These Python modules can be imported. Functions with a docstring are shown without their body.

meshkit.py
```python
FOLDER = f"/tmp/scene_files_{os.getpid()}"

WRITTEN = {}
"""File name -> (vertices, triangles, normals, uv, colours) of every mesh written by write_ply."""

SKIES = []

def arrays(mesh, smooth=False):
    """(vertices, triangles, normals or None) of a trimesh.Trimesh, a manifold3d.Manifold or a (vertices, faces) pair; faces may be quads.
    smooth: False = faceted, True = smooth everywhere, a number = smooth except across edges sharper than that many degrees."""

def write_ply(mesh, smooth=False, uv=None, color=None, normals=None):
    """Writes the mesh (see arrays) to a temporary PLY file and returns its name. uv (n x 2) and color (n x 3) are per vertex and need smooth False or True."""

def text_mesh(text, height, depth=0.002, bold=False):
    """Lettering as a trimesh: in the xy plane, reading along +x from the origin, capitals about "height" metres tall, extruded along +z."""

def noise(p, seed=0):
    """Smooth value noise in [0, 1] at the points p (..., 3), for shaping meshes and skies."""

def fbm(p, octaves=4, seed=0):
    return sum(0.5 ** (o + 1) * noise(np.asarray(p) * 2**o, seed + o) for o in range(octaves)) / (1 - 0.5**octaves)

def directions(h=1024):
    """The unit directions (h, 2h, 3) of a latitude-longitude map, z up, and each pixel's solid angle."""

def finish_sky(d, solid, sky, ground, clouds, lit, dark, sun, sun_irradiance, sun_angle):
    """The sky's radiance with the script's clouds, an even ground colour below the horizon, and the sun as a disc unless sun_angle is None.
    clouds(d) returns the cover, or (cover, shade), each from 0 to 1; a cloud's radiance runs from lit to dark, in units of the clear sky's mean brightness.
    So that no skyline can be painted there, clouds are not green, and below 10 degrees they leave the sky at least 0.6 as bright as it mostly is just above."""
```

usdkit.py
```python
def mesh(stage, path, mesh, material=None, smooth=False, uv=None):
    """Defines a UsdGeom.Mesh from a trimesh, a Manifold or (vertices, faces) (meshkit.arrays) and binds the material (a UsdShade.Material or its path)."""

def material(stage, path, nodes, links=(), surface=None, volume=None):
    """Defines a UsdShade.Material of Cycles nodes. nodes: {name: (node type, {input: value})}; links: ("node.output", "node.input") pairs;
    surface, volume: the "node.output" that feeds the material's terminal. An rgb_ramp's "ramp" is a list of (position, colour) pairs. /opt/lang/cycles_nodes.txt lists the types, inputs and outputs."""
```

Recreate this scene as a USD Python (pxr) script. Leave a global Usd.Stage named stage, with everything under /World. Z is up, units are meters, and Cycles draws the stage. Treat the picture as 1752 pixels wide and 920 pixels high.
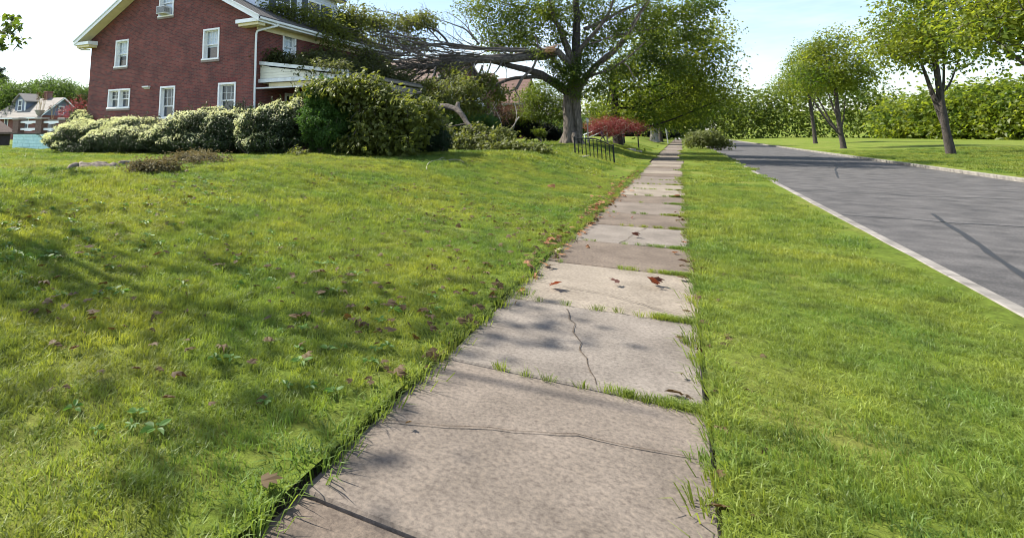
import math, numpy as np, trimesh, usdkit, meshkit
from pxr import Usd, UsdGeom, UsdLux, UsdShade, Gf, Sdf, Vt
from shapely.geometry import Polygon, box as sbox
from shapely.ops import unary_union
from scipy.spatial import cKDTree
stage = Usd.Stage.CreateInMemory()
UsdGeom.SetStageUpAxis(stage, 'Z'); UsdGeom.SetStageMetersPerUnit(stage, 1.0)
UsdGeom.Xform.Define(stage, '/World'); UsdGeom.Scope.Define(stage, '/World/Looks')
EXPO, SKYS, SUNI = 1.22, .105, 1.25
RNG = np.random.default_rng(7)

# ------------------------------------------------------------------ camera
FPX, CX, CY, HOR, EYE = 945., 600., 78., 228., 1.6      # focal length and principal point in photo pixels
PITCH = math.atan((HOR-CY)/FPX); YAW = math.atan(565/(FPX/math.cos(PITCH)))
FWD = np.array([-math.sin(YAW)*math.cos(PITCH), math.cos(YAW)*math.cos(PITCH), math.sin(PITCH)])
RGT = np.array([math.cos(YAW), math.sin(YAW), 0.]); UPV = np.cross(RGT, FWD)
CAM = np.array([0., 0., EYE])
cam = UsdGeom.Camera.Define(stage, '/World/camera')
M4 = np.eye(4); M4[0, :3] = RGT; M4[1, :3] = UPV; M4[2, :3] = -FWD; M4[3, :3] = CAM
cam.AddTransformOp().Set(Gf.Matrix4d(*M4.ravel().tolist()))
MM = 36/1752.
cam.CreateHorizontalApertureAttr(36.); cam.CreateFocalLengthAttr(FPX*MM)
cam.CreateHorizontalApertureOffsetAttr((876-CX)*MM); cam.CreateVerticalApertureOffsetAttr(-(460-CY)*MM)
cam.CreateClippingRangeAttr((0.05, 5000.)); cam.CreateExposureAttr(EXPO)

# ------------------------------------------------------------------ sky and sun
SUN_EL, SUN_AZ = math.radians(47), math.radians(1.5)       # azimuth from -X towards +Y
SUN = np.array([-math.cos(SUN_EL)*math.cos(SUN_AZ), math.cos(SUN_EL)*math.sin(SUN_AZ), math.sin(SUN_EL)])
usdkit.material(stage, '/World/Looks/sky_look', {
    's': ('sky_texture', {'sky_type': 'single_scattering', 'sun_disc': False, 'sun_elevation': SUN_EL,
                          'sun_rotation': math.atan2(SUN[0], SUN[1]), 'air_density': 1.0, 'aerosol_density': 1.0, 'ozone_density': 1.0}),
    'tc': ('texture_coordinate', {}), 'mp': ('mapping', {'scale': (1.2, 1.2, 5.0)}),
    'n': ('noise_texture', {'scale': 1.6, 'detail': 6, 'roughness': .6}),
    'r': ('rgb_ramp', {'ramp': [(0.0, (.02, .02, .02)), (.46, (.05, .05, .05)), (.75, (.6, .6, .6)), (1, (.8, .8, .8))]}),
    'bw': ('rgb_to_bw', {}),
    'm': ('mix_color', {'b': (6.5, 6.9, 7.3), 'use_clamp': False}),
    'b': ('background_shader', {'strength': SKYS})},
    [('tc.generated', 'mp.vector'), ('mp.vector', 'n.vector'), ('n.fac', 'r.fac'), ('r.color', 'bw.color'), ('bw.val', 'm.fac'),
     ('s.color', 'm.a'), ('m.result', 'b.color')], surface='b.background')
dome = UsdLux.DomeLight.Define(stage, '/World/sky')
UsdShade.MaterialBindingAPI.Apply(dome.GetPrim()).Bind(UsdShade.Material.Get(stage, '/World/Looks/sky_look'))
dome.GetPrim().SetCustomDataByKey('kind', 'structure')
sun = UsdLux.DistantLight.Define(stage, '/World/sun')
sun.CreateIntensityAttr(SUNI); sun.CreateNormalizeAttr(True); sun.CreateAngleAttr(.5); sun.CreateColorAttr((1., .94, .84))
zz = SUN; xx = np.cross([0, 0, 1], zz); xx /= np.linalg.norm(xx); yy = np.cross(zz, xx)
R4 = np.eye(4); R4[0, :3] = xx; R4[1, :3] = yy; R4[2, :3] = zz
sun.AddTransformOp().Set(Gf.Matrix4d(*R4.ravel().tolist()))

# ------------------------------------------------------------------ helpers
def ray(x, y): return FWD + RGT*(x-CX)/FPX + UPV*(CY-y)/FPX
def at_y(x, y, Y): d = ray(x, y); return CAM + d*(Y/d[1])          # the point a picture position has on the plane Y
def at_x(x, y, X): d = ray(x, y); return CAM + d*(X/d[0])
def line(pts): return np.array([at_y(*p) for p in pts])
def smooth(a, b, x): t = np.clip((np.asarray(x, float)-a)/(b-a), 0, 1); return t*t*(3-2*t)

COUNT = {}
def path_for(name, parent='/World'):
    k = (str(parent), name); n = COUNT.get(k, 0); COUNT[k] = n+1
    return f'{parent}/{name}' if n == 0 else f'{parent}/{name}_{n:03d}'
def tag(prim, label=None, cat=None, group=None, kind=None):
    for k, v in (('label', label), ('category', cat), ('group', group), ('kind', kind)):
        if v: prim.SetCustomDataByKey(k, v)
    return prim
def thing(name, label, cat, loc=(0, 0, 0), group=None, kind=None):
    x = UsdGeom.Xform.Define(stage, path_for(name)); x.AddTranslateOp().Set(tuple(map(float, loc)))
    p = x.GetPrim(); tag(p, label, cat, group, kind); p_loc[str(p.GetPath())] = np.array(loc, float)
    return p
p_loc = {}
def vf(m):
    if isinstance(m, tuple): return np.asarray(m[0], float), np.asarray(m[1], int)
    return np.asarray(m.vertices, float), np.asarray(m.faces, int)
def join(ms):
    vs, fs, n = [], [], 0
    for m in ms:
        v, f = vf(m); vs.append(v); fs.append(f+n); n += len(v)
    return np.vstack(vs), np.vstack(fs)
def part(name, m, mat, parent=None, smoothing=False, label=None, cat=None, group=None, kind=None):
    """one Mesh prim; vertices are given in world coordinates and stored relative to the thing's base"""
    if isinstance(m, list): m = join(m)
    v, f = vf(m)
    pp = '/World'
    if parent is not None:
        pp = str(parent.GetPath()); top = '/'.join(pp.split('/')[:3]); v = v - p_loc.get(top, 0)
    g = usdkit.mesh(stage, path_for(name, pp), trimesh.Trimesh(v, f, process=False) if not smoothing else trimesh.Trimesh(v, f), MAT[mat], smooth=smoothing)
    g.CreateDoubleSidedAttr(True)
    return tag(g.GetPrim(), label, cat, group, kind)
def copy_of(src, loc, label=None, group=None, rotz=0., scale=None):
    src_p = src.GetPath(); name = src.GetName()
    base = name[:-4] if name[-4:-3] == '_' and name[-3:].isdigit() else name
    x = UsdGeom.Xform.Define(stage, path_for(base))
    x.GetPrim().GetReferences().AddInternalReference(src_p); x.GetPrim().SetInstanceable(True)
    x.ClearXformOpOrder()
    x.AddTranslateOp(opSuffix='c').Set(tuple(map(float, loc)))
    if rotz: x.AddRotateZOp(opSuffix='c').Set(rotz)
    if scale: x.AddScaleOp(opSuffix='c').Set((scale, scale, scale))
    tag(x.GetPrim(), label, None, group)
    return x.GetPrim()
def bx(x0, x1, y0, y1, z0, z1):
    m = trimesh.creation.box((abs(x1-x0), abs(y1-y0), abs(z1-z0))); m.apply_translation(((x0+x1)/2, (y0+y1)/2, (z0+z1)/2)); return m
def cbx(x0, x1, y0, y1, z0, z1, c=.01):
    """box with chamfered edges"""
    import manifold3d as m3
    s = np.array([abs(x1-x0), abs(y1-y0), abs(z1-z0)])/2; o = np.array([x0+x1, y0+y1, z0+z1])/2; c = min(c, s.min()*.6)
    p = []
    for sx in (-1, 1):
        for sy in (-1, 1):
            for sz in (-1, 1):
                for k in range(3):
                    d = s.copy(); d[(k+1) % 3] -= c; d[(k+2) % 3] -= c
                    p.append(o+d*np.array([sx, sy, sz]))
    return trimesh.convex.convex_hull(np.array(p))
def hull(pts): return trimesh.convex.convex_hull(np.asarray(pts, float))
def prism_y(poly, y0, y1):
    """shapely polygon in (x, z) extruded along y"""
    gs = getattr(poly, 'geoms', [poly]); out = []
    for g in gs:
        m = trimesh.creation.extrude_polygon(g, y1-y0, engine='earcut'); v = m.vertices.copy()
        out.append((np.stack([v[:, 0], y1-v[:, 2], v[:, 1]], 1), m.faces.copy()))
    return join(out)
def prism_x(poly, x0, x1):
    gs = getattr(poly, 'geoms', [poly]); out = []
    for g in gs:
        m = trimesh.creation.extrude_polygon(g, x1-x0, engine='earcut'); v = m.vertices.copy()
        out.append((np.stack([x0+v[:, 2], v[:, 0], v[:, 1]], 1), m.faces.copy()))
    return join(out)
def tube(pts, rad, n=6, cap=True):
    p = np.asarray(pts, float); k = len(p); r = np.broadcast_to(np.asarray(rad, float), (k,)) if np.ndim(rad) == 0 or len(np.atleast_1d(rad)) == k else np.interp(np.linspace(0, 1, k), np.linspace(0, 1, len(rad)), rad)
    t = np.gradient(p, axis=0); t /= np.linalg.norm(t, axis=1)[:, None]+1e-12
    a = np.array([0, 0, 1.]) if abs(t[0, 2]) < .9 else np.array([1., 0, 0])
    u = np.empty_like(p)
    for i in range(k):
        a = a - t[i]*(a@t[i]); a /= np.linalg.norm(a)+1e-12; u[i] = a
    w = np.cross(t, u); th = np.arange(n)*2*math.pi/n
    ring = p[:, None]+r[:, None, None]*(u[:, None]*np.cos(th)[None, :, None]+w[:, None]*np.sin(th)[None, :, None])
    v = ring.reshape(-1, 3); i = np.arange(k-1)[:, None]*n; j = np.arange(n)[None]
    A, B = i+j, i+(j+1) % n; f = np.concatenate([np.stack([A, B, B+n], -1).reshape(-1, 3), np.stack([A, B+n, A+n], -1).reshape(-1, 3)])
    if cap:
        v = np.vstack([v, p[:1], p[-1:]]); c0, c1 = len(v)-2, len(v)-1; jj = np.arange(n)
        f = np.vstack([f, np.stack([np.full(n, c0), (jj+1) % n, jj], 1), np.stack([np.full(n, c1), (k-1)*n+jj, (k-1)*n+(jj+1) % n], 1)])
    return v, f
def spline(p, per=6):
    p = np.asarray(p, float)
    if len(p) < 3: return np.array([p[0]+(p[-1]-p[0])*t for t in np.linspace(0, 1, per)])
    q = np.vstack([2*p[0]-p[1], p, 2*p[-1]-p[-2]]); out = []
    for i in range(1, len(q)-2):
        for t in np.linspace(0, 1, per, endpoint=False):
            a, b, c, d = q[i-1:i+3]
            out.append(.5*((2*b)+(c-a)*t+(2*a-5*b+4*c-d)*t*t+(3*b-a-3*c+d)*t**3))
    out.append(p[-1]); return np.array(out)
def limb(pts, r0, r1, per=6, n=9, wob=.06, seed=0, rough=.10):
    """a tapering, slightly crooked and bumpy limb"""
    c = spline(pts, per); k = len(c); rg = np.random.default_rng(seed)
    L = np.linalg.norm(np.diff(c, axis=0), axis=1).sum()
    nz = np.stack([np.interp(np.linspace(0, 1, k), np.linspace(0, 1, max(4, k//3)), rg.normal(0, 1, max(4, k//3))) for _ in range(3)], 1)
    nz[0] = 0; c = c+nz*wob*min(r0*1.6, L*.05)
    s = np.linspace(0, 1, k); r = r0*(1-s)**.85+r1*s
    v, f = tube(c, np.maximum(r, r1*.5), n)
    d = meshkit.fbm(v*np.array([5., 5., 3.])/max(.4, r0*2.5), 3, seed)-.5
    cc = np.vstack([np.repeat(c, n, 0), c[:1], c[-1:]])
    return cc+(v-cc)*(1+rough*2.2*d)[:, None], f

# ------------------------------------------------------------------ leaves
def unit(v): return v/(np.linalg.norm(v, axis=-1, keepdims=True)+1e-12)
SHAPES = {
 'diamond': (np.array([[0, 0, 0], [.33, .45, .10], [0, 1, -.06], [-.33, .45, .10]]), np.array([[0, 1, 2], [0, 2, 3]])),
 'oval': (np.array([[0, 0, 0], [.24, .3, .07], [.2, .7, .05], [0, 1, -.1], [-.2, .7, .05], [-.24, .3, .07]]), np.array([[0, 1, 2], [0, 2, 3], [0, 3, 4], [0, 4, 5]])),
 'maple': (np.array([[0, 0, 0], [.30, -.02, .04], [.56, .30, -.03], [.25, .38, .06], [.40, .74, -.02], [.15, .68, .05], [0, 1.05, -.10],
                     [-.15, .68, .05], [-.40, .74, -.02], [-.25, .38, .06], [-.56, .30, -.03], [-.30, -.02, .04]]),
           np.array([[0, 1, 3], [1, 2, 3], [0, 3, 5], [3, 4, 5], [0, 5, 6], [0, 6, 7], [0, 7, 9], [7, 8, 9], [0, 9, 11], [9, 10, 11]])),
 'petal': (np.array([[0, 0, 0], [.5, .08, .1], [.08, .5, .05], [-.5, .08, .1], [0, -.5, .08]]), np.array([[0, 1, 2], [0, 2, 3], [0, 3, 4], [0, 4, 1]])),
 'needle': (np.array([[.09, 0, 0], [-.09, 0, 0], [0, 1, -.1]]), np.array([[0, 1, 2]])),
}
def leaves(pos, nrm, size, rng, shape='diamond', jit=.6, tip=None, tipw=.5):
    """one leaf at every point: nrm is the way its face looks, tip the way it points"""
    pos = np.asarray(pos); k = len(pos); V, Fc = SHAPES[shape]
    n = unit(np.broadcast_to(nrm, pos.shape)+rng.normal(0, jit, pos.shape))
    t = rng.normal(0, 1, pos.shape)
    if tip is not None: t = t*(1-tipw)+np.broadcast_to(tip, pos.shape)*tipw*1.6
    y = unit(t-n*(t*n).sum(-1, keepdims=True)); x = np.cross(y, n)
    s = (np.asarray(size)*rng.uniform(.65, 1.25, k))[:, None, None]
    fold = rng.uniform(.3, 2.2, k)[:, None, None]
    v = pos[:, None]+s*(V[None, :, 0:1]*x[:, None]+V[None, :, 1:2]*y[:, None]+fold*V[None, :, 2:3]*n[:, None])
    f = Fc[None]+np.arange(k)[:, None, None]*len(V)
    return v.reshape(-1, 3), f.reshape(-1, 3)
def blob_points(blobs, n, rng, shell=.5, want_r=False):
    """points in a set of ellipsoids (centre, radii), denser towards the shell"""
    w = np.array([np.prod(b[1])**(2/3.) for b in blobs]); idx = rng.choice(len(blobs), n, p=w/w.sum())
    C0 = np.array([b[0] for b in blobs], float)[idx]; R0 = np.array([b[1] for b in blobs], float)[idx]
    d = unit(rng.normal(0, 1, (n, 3))); r = rng.uniform(0, 1, n)**(shell)
    return (C0+d*R0*r[:, None], d, r) if want_r else (C0+d*R0*r[:, None], d)
def clumps(cen, per, spread, size, rng, shape='diamond', flat=.55, up=.8, jit=.55, droop=.35, face=(0, 0, 0)):
    n = len(cen); k = rng.poisson(per, n).clip(3); idx = np.repeat(np.arange(n), k)
    o = rng.normal(0, 1, (len(idx), 3))*np.array([1, 1, flat])*spread
    tilt = rng.normal(0, .35, (n, 2))[idx]; o[:, 2] += o[:, 0]*tilt[:, 0]+o[:, 1]*tilt[:, 1]
    o[:, 2] -= droop*(o[:, 0]**2+o[:, 1]**2)/max(spread, 1e-3)*.4
    nr = np.array([0, 0, up])+.4*o/spread+np.array(face)
    tip = unit(o+np.array([0, 0, -.25*spread]))
    return leaves(cen[idx]+o, nr, size, rng, shape, jit, tip, .5)
def grow(nodes, rad, targets, rng, r_tip=.008, sag=.06, sides=4, maxlen=None):
    """twigs from the nearest wood to every leaf clump, each one offering new wood to the next"""
    P = [np.asarray(nodes, float)]; Rr = [np.asarray(rad, float)]
    allp, allr = P[0], Rr[0]; tree = cKDTree(allp)
    order = np.argsort(tree.query(targets)[0]); out = []; newp, newr = [], []
    for c, i in enumerate(order):
        t = targets[i]; d, j = tree.query(t); best, bp, br = d, allp[j], allr[j]
        if newp:
            q = np.array(newp); dd = np.linalg.norm(q-t, axis=1); m = dd.argmin()
            if dd[m] < best: best, bp, br = dd[m], q[m], newr[m]
        if best < .05 or (maxlen and best > maxlen): continue
        L = best; mid = (bp+t)/2+rng.normal(0, .10, 3)*L+np.array([0, 0, sag*L])
        c3 = np.array([bp, bp*.45+mid*.55+(mid-(bp+t)/2)*.4, mid*.5+t*.5+(mid-(bp+t)/2)*.4, t])
        ra = min(br*.7, r_tip*(1.2+.9*L)); out.append(tube(c3, np.linspace(max(ra, r_tip), r_tip*.6, 4), sides, False))
        newp += [c3[1], c3[2], c3[3]]; newr += [ra, ra*.85, r_tip]
        if len(newp) > 240:
            allp = np.vstack([allp, newp]); allr = np.concatenate([allr, newr]); tree = cKDTree(allp); newp, newr = [], []
    return out
def nodes_of(curves, r0, r1):
    ps, rs = [], []
    for c, a, b in zip(curves, r0, r1):
        q = spline(c, 8); ps.append(q); rs.append(np.linspace(a, b, len(q)))
    return np.vstack(ps), np.concatenate(rs)
def side_branches(curves, radii, rng, per_m=1.1, ratio=.45, ang=(.35, .95), lmax=3.2, lmin=.5, bend=.25, up=0., r_min=.006, span=(.15, 1.)):
    """children along every curve: (points, start radius) lists"""
    oc, orr = [], []
    for c, (ra, rb) in zip(curves, radii):
        q = spline(c, 8) if len(c) < 12 else np.asarray(c); L = np.linalg.norm(np.diff(q, axis=0), axis=1).sum(); n = max(1, rng.poisson(L*per_m))
        for s in rng.uniform(*span, n):
            i = min(int(s*(len(q)-1)), len(q)-2); t = unit(q[i+1]-q[i]); a = rng.uniform(*ang); n0 = unit(np.cross(t, rng.normal(0, 1, 3)))
            d = t*math.cos(a)+n0*math.sin(a); l = float(np.clip(L*ratio*(1.15-s)*rng.uniform(.5, 1.3), lmin, lmax)); pts = [q[i]]
            for k in range(4):
                d = unit(d+rng.normal(0, bend, 3)*.6+np.array([0, 0, up*.25])); pts.append(pts[-1]+d*l/4)
            oc.append(np.array(pts)); r0 = max(r_min, (ra+(rb-ra)*s)*rng.uniform(.30, .55)); orr.append((min(r0, .02*l+.012), r_min*.6))
    return oc, orr
# ------------------------------------------------------------------ materials
MAT = {}
def mat(name, nodes, links, surface, **k): MAT[name] = usdkit.material(stage, '/World/Looks/'+name, nodes, links, surface=surface)
def plain(name, col, rough=.6, var=.12, scale=6., bump=.0, bscale=30., spec=.4, metallic=0., stretch=(1, 1, 1), col2=None, dist=.01, coords='pos'):
    """a colour broken by two sizes of noise, with an optional fine relief"""
    c = np.array(col); lo, hi = np.clip(c*(1-var), 0, 1), np.clip(c*(1+var), 0, 1)
    if col2 is not None: hi = np.array(col2)
    nd = {'g': ('geometry', {}), 'mp': ('mapping', {'scale': stretch}), 'n': ('noise_texture', {'scale': scale, 'detail': 6, 'roughness': .62}),
          'r': ('rgb_ramp', {'ramp': [(.3, tuple(lo)), (.7, tuple(hi))]}),
          'p': ('principled_bsdf', {'roughness': rough, 'specular_ior_level': spec, 'metallic': metallic})}
    ln = [('g.position', 'mp.vector'), ('mp.vector', 'n.vector'), ('n.fac', 'r.fac'), ('r.color', 'p.base_color')]
    if bump:
        nd['n2'] = ('noise_texture', {'scale': bscale, 'detail': 4, 'roughness': .6}); nd['b'] = ('bump', {'strength': bump, 'distance': dist})
        ln += [('mp.vector', 'n2.vector'), ('n2.fac', 'b.height'), ('b.normal', 'p.normal')]
    mat(name, nd, ln, 'p.BSDF')
def leafy(name, ramp, rough=.5, trans=.35, tcol=None, spec=.35, patch=None, pscale=.5, pw=.5, mott=0):
    """every leaf its own tone; part of the light passes through"""
    nd = {'g': ('geometry', {}), 'r': ('rgb_ramp', {'ramp': ramp}), 'p': ('principled_bsdf', {'roughness': rough, 'specular_ior_level': spec}),
          't': ('translucent_bsdf', {}), 'x': ('mix_closure', {'fac': trans}), 'h': ('hsv', {'hue': .485, 'saturation': 1.1, 'value': 1.35})}
    ln = [('g.random_per_island', 'r.fac')]; out = 'r.color'
    if patch:
        nd |= {'n': ('noise_texture', {'scale': pscale, 'detail': 3, 'roughness': .6}), 'm': ('rgb_ramp', {'ramp': [(.38, (0, 0, 0)), (.64, (1, 1, 1))]}),
               'bw': ('rgb_to_bw', {}), 'mu': ('math', {'math_type': 'multiply', 'value2': pw}), 'r2': ('rgb_ramp', {'ramp': patch}), 'mc': ('mix_color', {})}
        ln += [('g.position', 'n.vector'), ('n.fac', 'm.fac'), ('m.color', 'bw.color'), ('bw.val', 'mu.value1'), ('mu.value', 'mc.fac'),
               ('g.random_per_island', 'r2.fac'), ('r.color', 'mc.a'), ('r2.color', 'mc.b')]; out = 'mc.result'
    if mott:
        nd |= {'n5': ('noise_texture', {'scale': mott, 'detail': 4, 'roughness': .7}), 'r5': ('rgb_ramp', {'ramp': [(.34, (.50, .50, .55)), (.5, (1, 1, 1)), (.68, (1.35, 1.28, 1.2))]}), 'm5': ('mix_color', {'blend_type': 'multiply', 'fac': 1., 'use_clamp': False})}
        ln += [('g.position', 'n5.vector'), ('n5.fac', 'r5.fac'), (out, 'm5.a'), ('r5.color', 'm5.b')]; out = 'm5.result'
    ln += [(out, 'p.base_color'), (out, 'h.color'), ('h.color', 't.color'), ('p.BSDF', 'x.closure1'), ('t.BSDF', 'x.closure2')]
    mat(name, nd, ln, 'x.closure')
def brick(name, axes, cols, mortar, bw=.215, rh=.0715, ms=.006):
    a, b = axes
    mat(name, {'g': ('geometry', {}), 's': ('separate_xyz', {}), 'c': ('combine_xyz', {}),
        'k': ('brick_texture', {'scale': 1., 'brick_width': bw, 'row_height': rh, 'mortar_size': ms, 'mortar_smooth': .15, 'bias': -.1, 'color1': cols[0], 'color2': cols[1], 'mortar': mortar}),
        'n': ('noise_texture', {'scale': 1.1, 'detail': 5, 'roughness': .65}), 'r': ('rgb_ramp', {'ramp': [(.3, (.68, .68, .7)), (.72, (1.25, 1.2, 1.15))]}),
        'n2': ('noise_texture', {'scale': 55., 'detail': 3}), 'r2': ('rgb_ramp', {'ramp': [(.3, (.8, .8, .8)), (.7, (1.15, 1.15, 1.15))]}),
        'm': ('mix_color', {'blend_type': 'multiply', 'fac': 1., 'use_clamp': False}), 'm2': ('mix_color', {'blend_type': 'multiply', 'fac': 1., 'use_clamp': False}),
        'iv': ('invert', {}), 'bw': ('rgb_to_bw', {}), 'b': ('bump', {'strength': .6, 'distance': .008}),
        'p': ('principled_bsdf', {'roughness': .85, 'specular_ior_level': .25})},
        [('g.position', 's.vector'), (f's.{a}', 'c.x'), (f's.{b}', 'c.y'), ('c.vector', 'k.vector'), ('g.position', 'n.vector'), ('n.fac', 'r.fac'),
         ('g.position', 'n2.vector'), ('n2.fac', 'r2.fac'), ('k.color', 'm.a'), ('r.color', 'm.b'), ('m.result', 'm2.a'), ('r2.color', 'm2.b'),
         ('k.fac', 'iv.color'), ('iv.color', 'bw.color'), ('bw.val', 'b.height'), ('b.normal', 'p.normal'), ('m2.result', 'p.base_color')], 'p.BSDF')
brick('brick_gable', ('x', 'z'), ((.185, .052, .042), (.085, .034, .033)), (.155, .115, .098))
brick('brick_front', ('y', 'z'), ((.185, .052, .042), (.085, .034, .033)), (.155, .115, .098))
brick('brick_far', ('y', 'z'), ((.20, .06, .045), (.12, .045, .04)), (.2, .15, .13))
brick('brick_far_side', ('x', 'z'), ((.20, .06, .045), (.12, .045, .04)), (.2, .15, .13))
plain('white_paint', (.74, .75, .74), .5, .07, 3., .15, 40.)
plain('cream_paint', (.66, .58, .36), .55, .08, 3., .15, 40.)
plain('aged_white', (.62, .64, .62), .6, .14, 4., .3, 25.)
plain('turquoise_paint', (.36, .60, .58), .6, .12, 2.5, .5, 18., col2=(.46, .68, .65))
plain('roof_grey', (.085, .078, .074), .85, .35, 9., .8, 30., stretch=(1, 1, 1))
plain('roof_tan', (.20, .185, .165), .85, .18, 6., .6, 20.)
plain('roof_brown', (.16, .115, .09), .85, .25, 5., .6, 20.)
plain('roof_red', (.12, .07, .055), .85, .2, 5., .6, 20.)
plain('stone_sill', (.22, .17, .15), .8, .2, 10., .5, 40.)
plain('dark_wood', (.035, .028, .026), .6, .3, 5.)
plain('blue_siding', (.12, .145, .21), .6, .08, 4.)
plain('white_siding', (.60, .64, .70), .55, .06, 4.)
plain('tan_siding', (.42, .33, .20), .6, .1, 4.)
plain('curtain', (.78, .82, .88), .9, .10, 14., stretch=(9, 9, .6))
plain('curtain_brown', (.20, .13, .08), .9, .3, 9.)
plain('screen_mesh', (.06, .066, .08), .7, .1, 20.)
plain('interior', (.05, .045, .04), .9, .2, 2.)
plain('iron', (.010, .012, .012), .6, .3, 30., .2, 60., spec=.25)
plain('galvanised', (.42, .43, .44), .45, .12, 8., metallic=.3)
plain('pole_wood', (.35, .30, .26), .75, .2, 6., .4, 30., stretch=(6, 6, 1))
plain('lamp_glass', (.72, .70, .62), .3, .05, 5.)
plain('concrete_step', (.30, .275, .25), .9, .2, 4., .6, 60.)
plain('stump_wood', (.09, .07, .052), .9, .35, 7., 1., 22., dist=.04, col2=(.25, .205, .165))
plain('soil', (.07, .052, .036), .95, .4, 8., 1., 18., dist=.04)
plain('ac_body', (.62, .62, .60), .5, .06, 6.); plain('ac_grille', (.20, .20, .20), .6, .2, 20.)
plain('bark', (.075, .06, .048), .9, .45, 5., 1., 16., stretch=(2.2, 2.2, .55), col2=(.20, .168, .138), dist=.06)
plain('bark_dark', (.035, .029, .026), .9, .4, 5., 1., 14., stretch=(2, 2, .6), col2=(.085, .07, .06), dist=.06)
plain('bark_fallen', (.05, .043, .037), .9, .4, 6., 1., 16., stretch=(.8, .8, 2.), col2=(.15, .13, .112), dist=.04)
plain('bark_pale', (.30, .27, .235), .9, .25, 4., .8, 12., stretch=(2, 2, .6), col2=(.42, .385, .34), dist=.05)
plain('split_wood', (.52, .25, .13), .8, .3, 12., .8, 30., col2=(.68, .45, .28))
plain('twig', (.13, .11, .095), .85, .3, 9.); plain('twig_pale', (.36, .32, .27), .85, .2, 9.)
plain('cloth_navy', (.025, .03, .075), .9, .2, 20.); plain('cloth_dark', (.02, .02, .025), .9, .2, 20.); plain('skin', (.45, .28, .2), .6, .05, 20.); plain('hair', (.25, .16, .09), .8, .2, 40.)
plain('urn_stone', (.22, .21, .19), .85, .25, 9., .5, 30.); plain('dry_stalk', (.42, .34, .19), .9, .3, 20.)
plain('kerb_concrete', (.14, .13, .115), .9, .3, 3., .5, 50., col2=(.27, .25, .22))
mat('pane', {'f': ('layer_weight', {'blend': .5}), 'pw': ('math', {'math_type': 'power', 'value2': 3.5}), 'mx': ('math', {'math_type': 'multiply_add', 'value2': .8, 'value3': .07}), 't': ('transparent_bsdf', {'color': (.90, .93, .94)}), 'g': ('glossy_bsdf', {'roughness': .02}), 'm': ('mix_closure', {})},
    [('f.facing', 'pw.value1'), ('pw.value', 'mx.value1'), ('mx.value', 'm.fac'), ('t.BSDF', 'm.closure1'), ('g.BSDF', 'm.closure2')], 'm.closure')
def concrete(name, a, b, agg, joint=False):
    mat(name, {'g': ('geometry', {}), 'n': ('noise_texture', {'scale': 1.7, 'detail': 7, 'roughness': .66}), 'r': ('rgb_ramp', {'ramp': [(.32, a), (.68, b)]}),
        'v': ('voronoi_texture', {'scale': 62.}), 'n3': ('noise_texture', {'scale': 38., 'detail': 4, 'roughness': .7}),
        'r3': ('rgb_ramp', {'ramp': [(.30, (.62, .60, .6)), (.5, (1, 1, 1)), (.72, agg)]}), 'm': ('mix_color', {'blend_type': 'multiply', 'fac': 1., 'use_clamp': False}),
        'b': ('bump', {'strength': .7, 'distance': .006}), 'p': ('principled_bsdf', {'roughness': .92, 'specular_ior_level': .2})},
        [('g.position', 'n.vector'), ('n.fac', 'r.fac'), ('g.position', 'n3.vector'), ('n3.fac', 'r3.fac'), ('r.color', 'm.a'), ('r3.color', 'm.b'), ('m.result', 'p.base_color'),
         ('n3.fac', 'b.height'), ('b.normal', 'p.normal')], 'p.BSDF')
concrete('slab_dark', (.086, .068, .053), (.145, .117, .092), (1.5, 1.45, 1.4))
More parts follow.
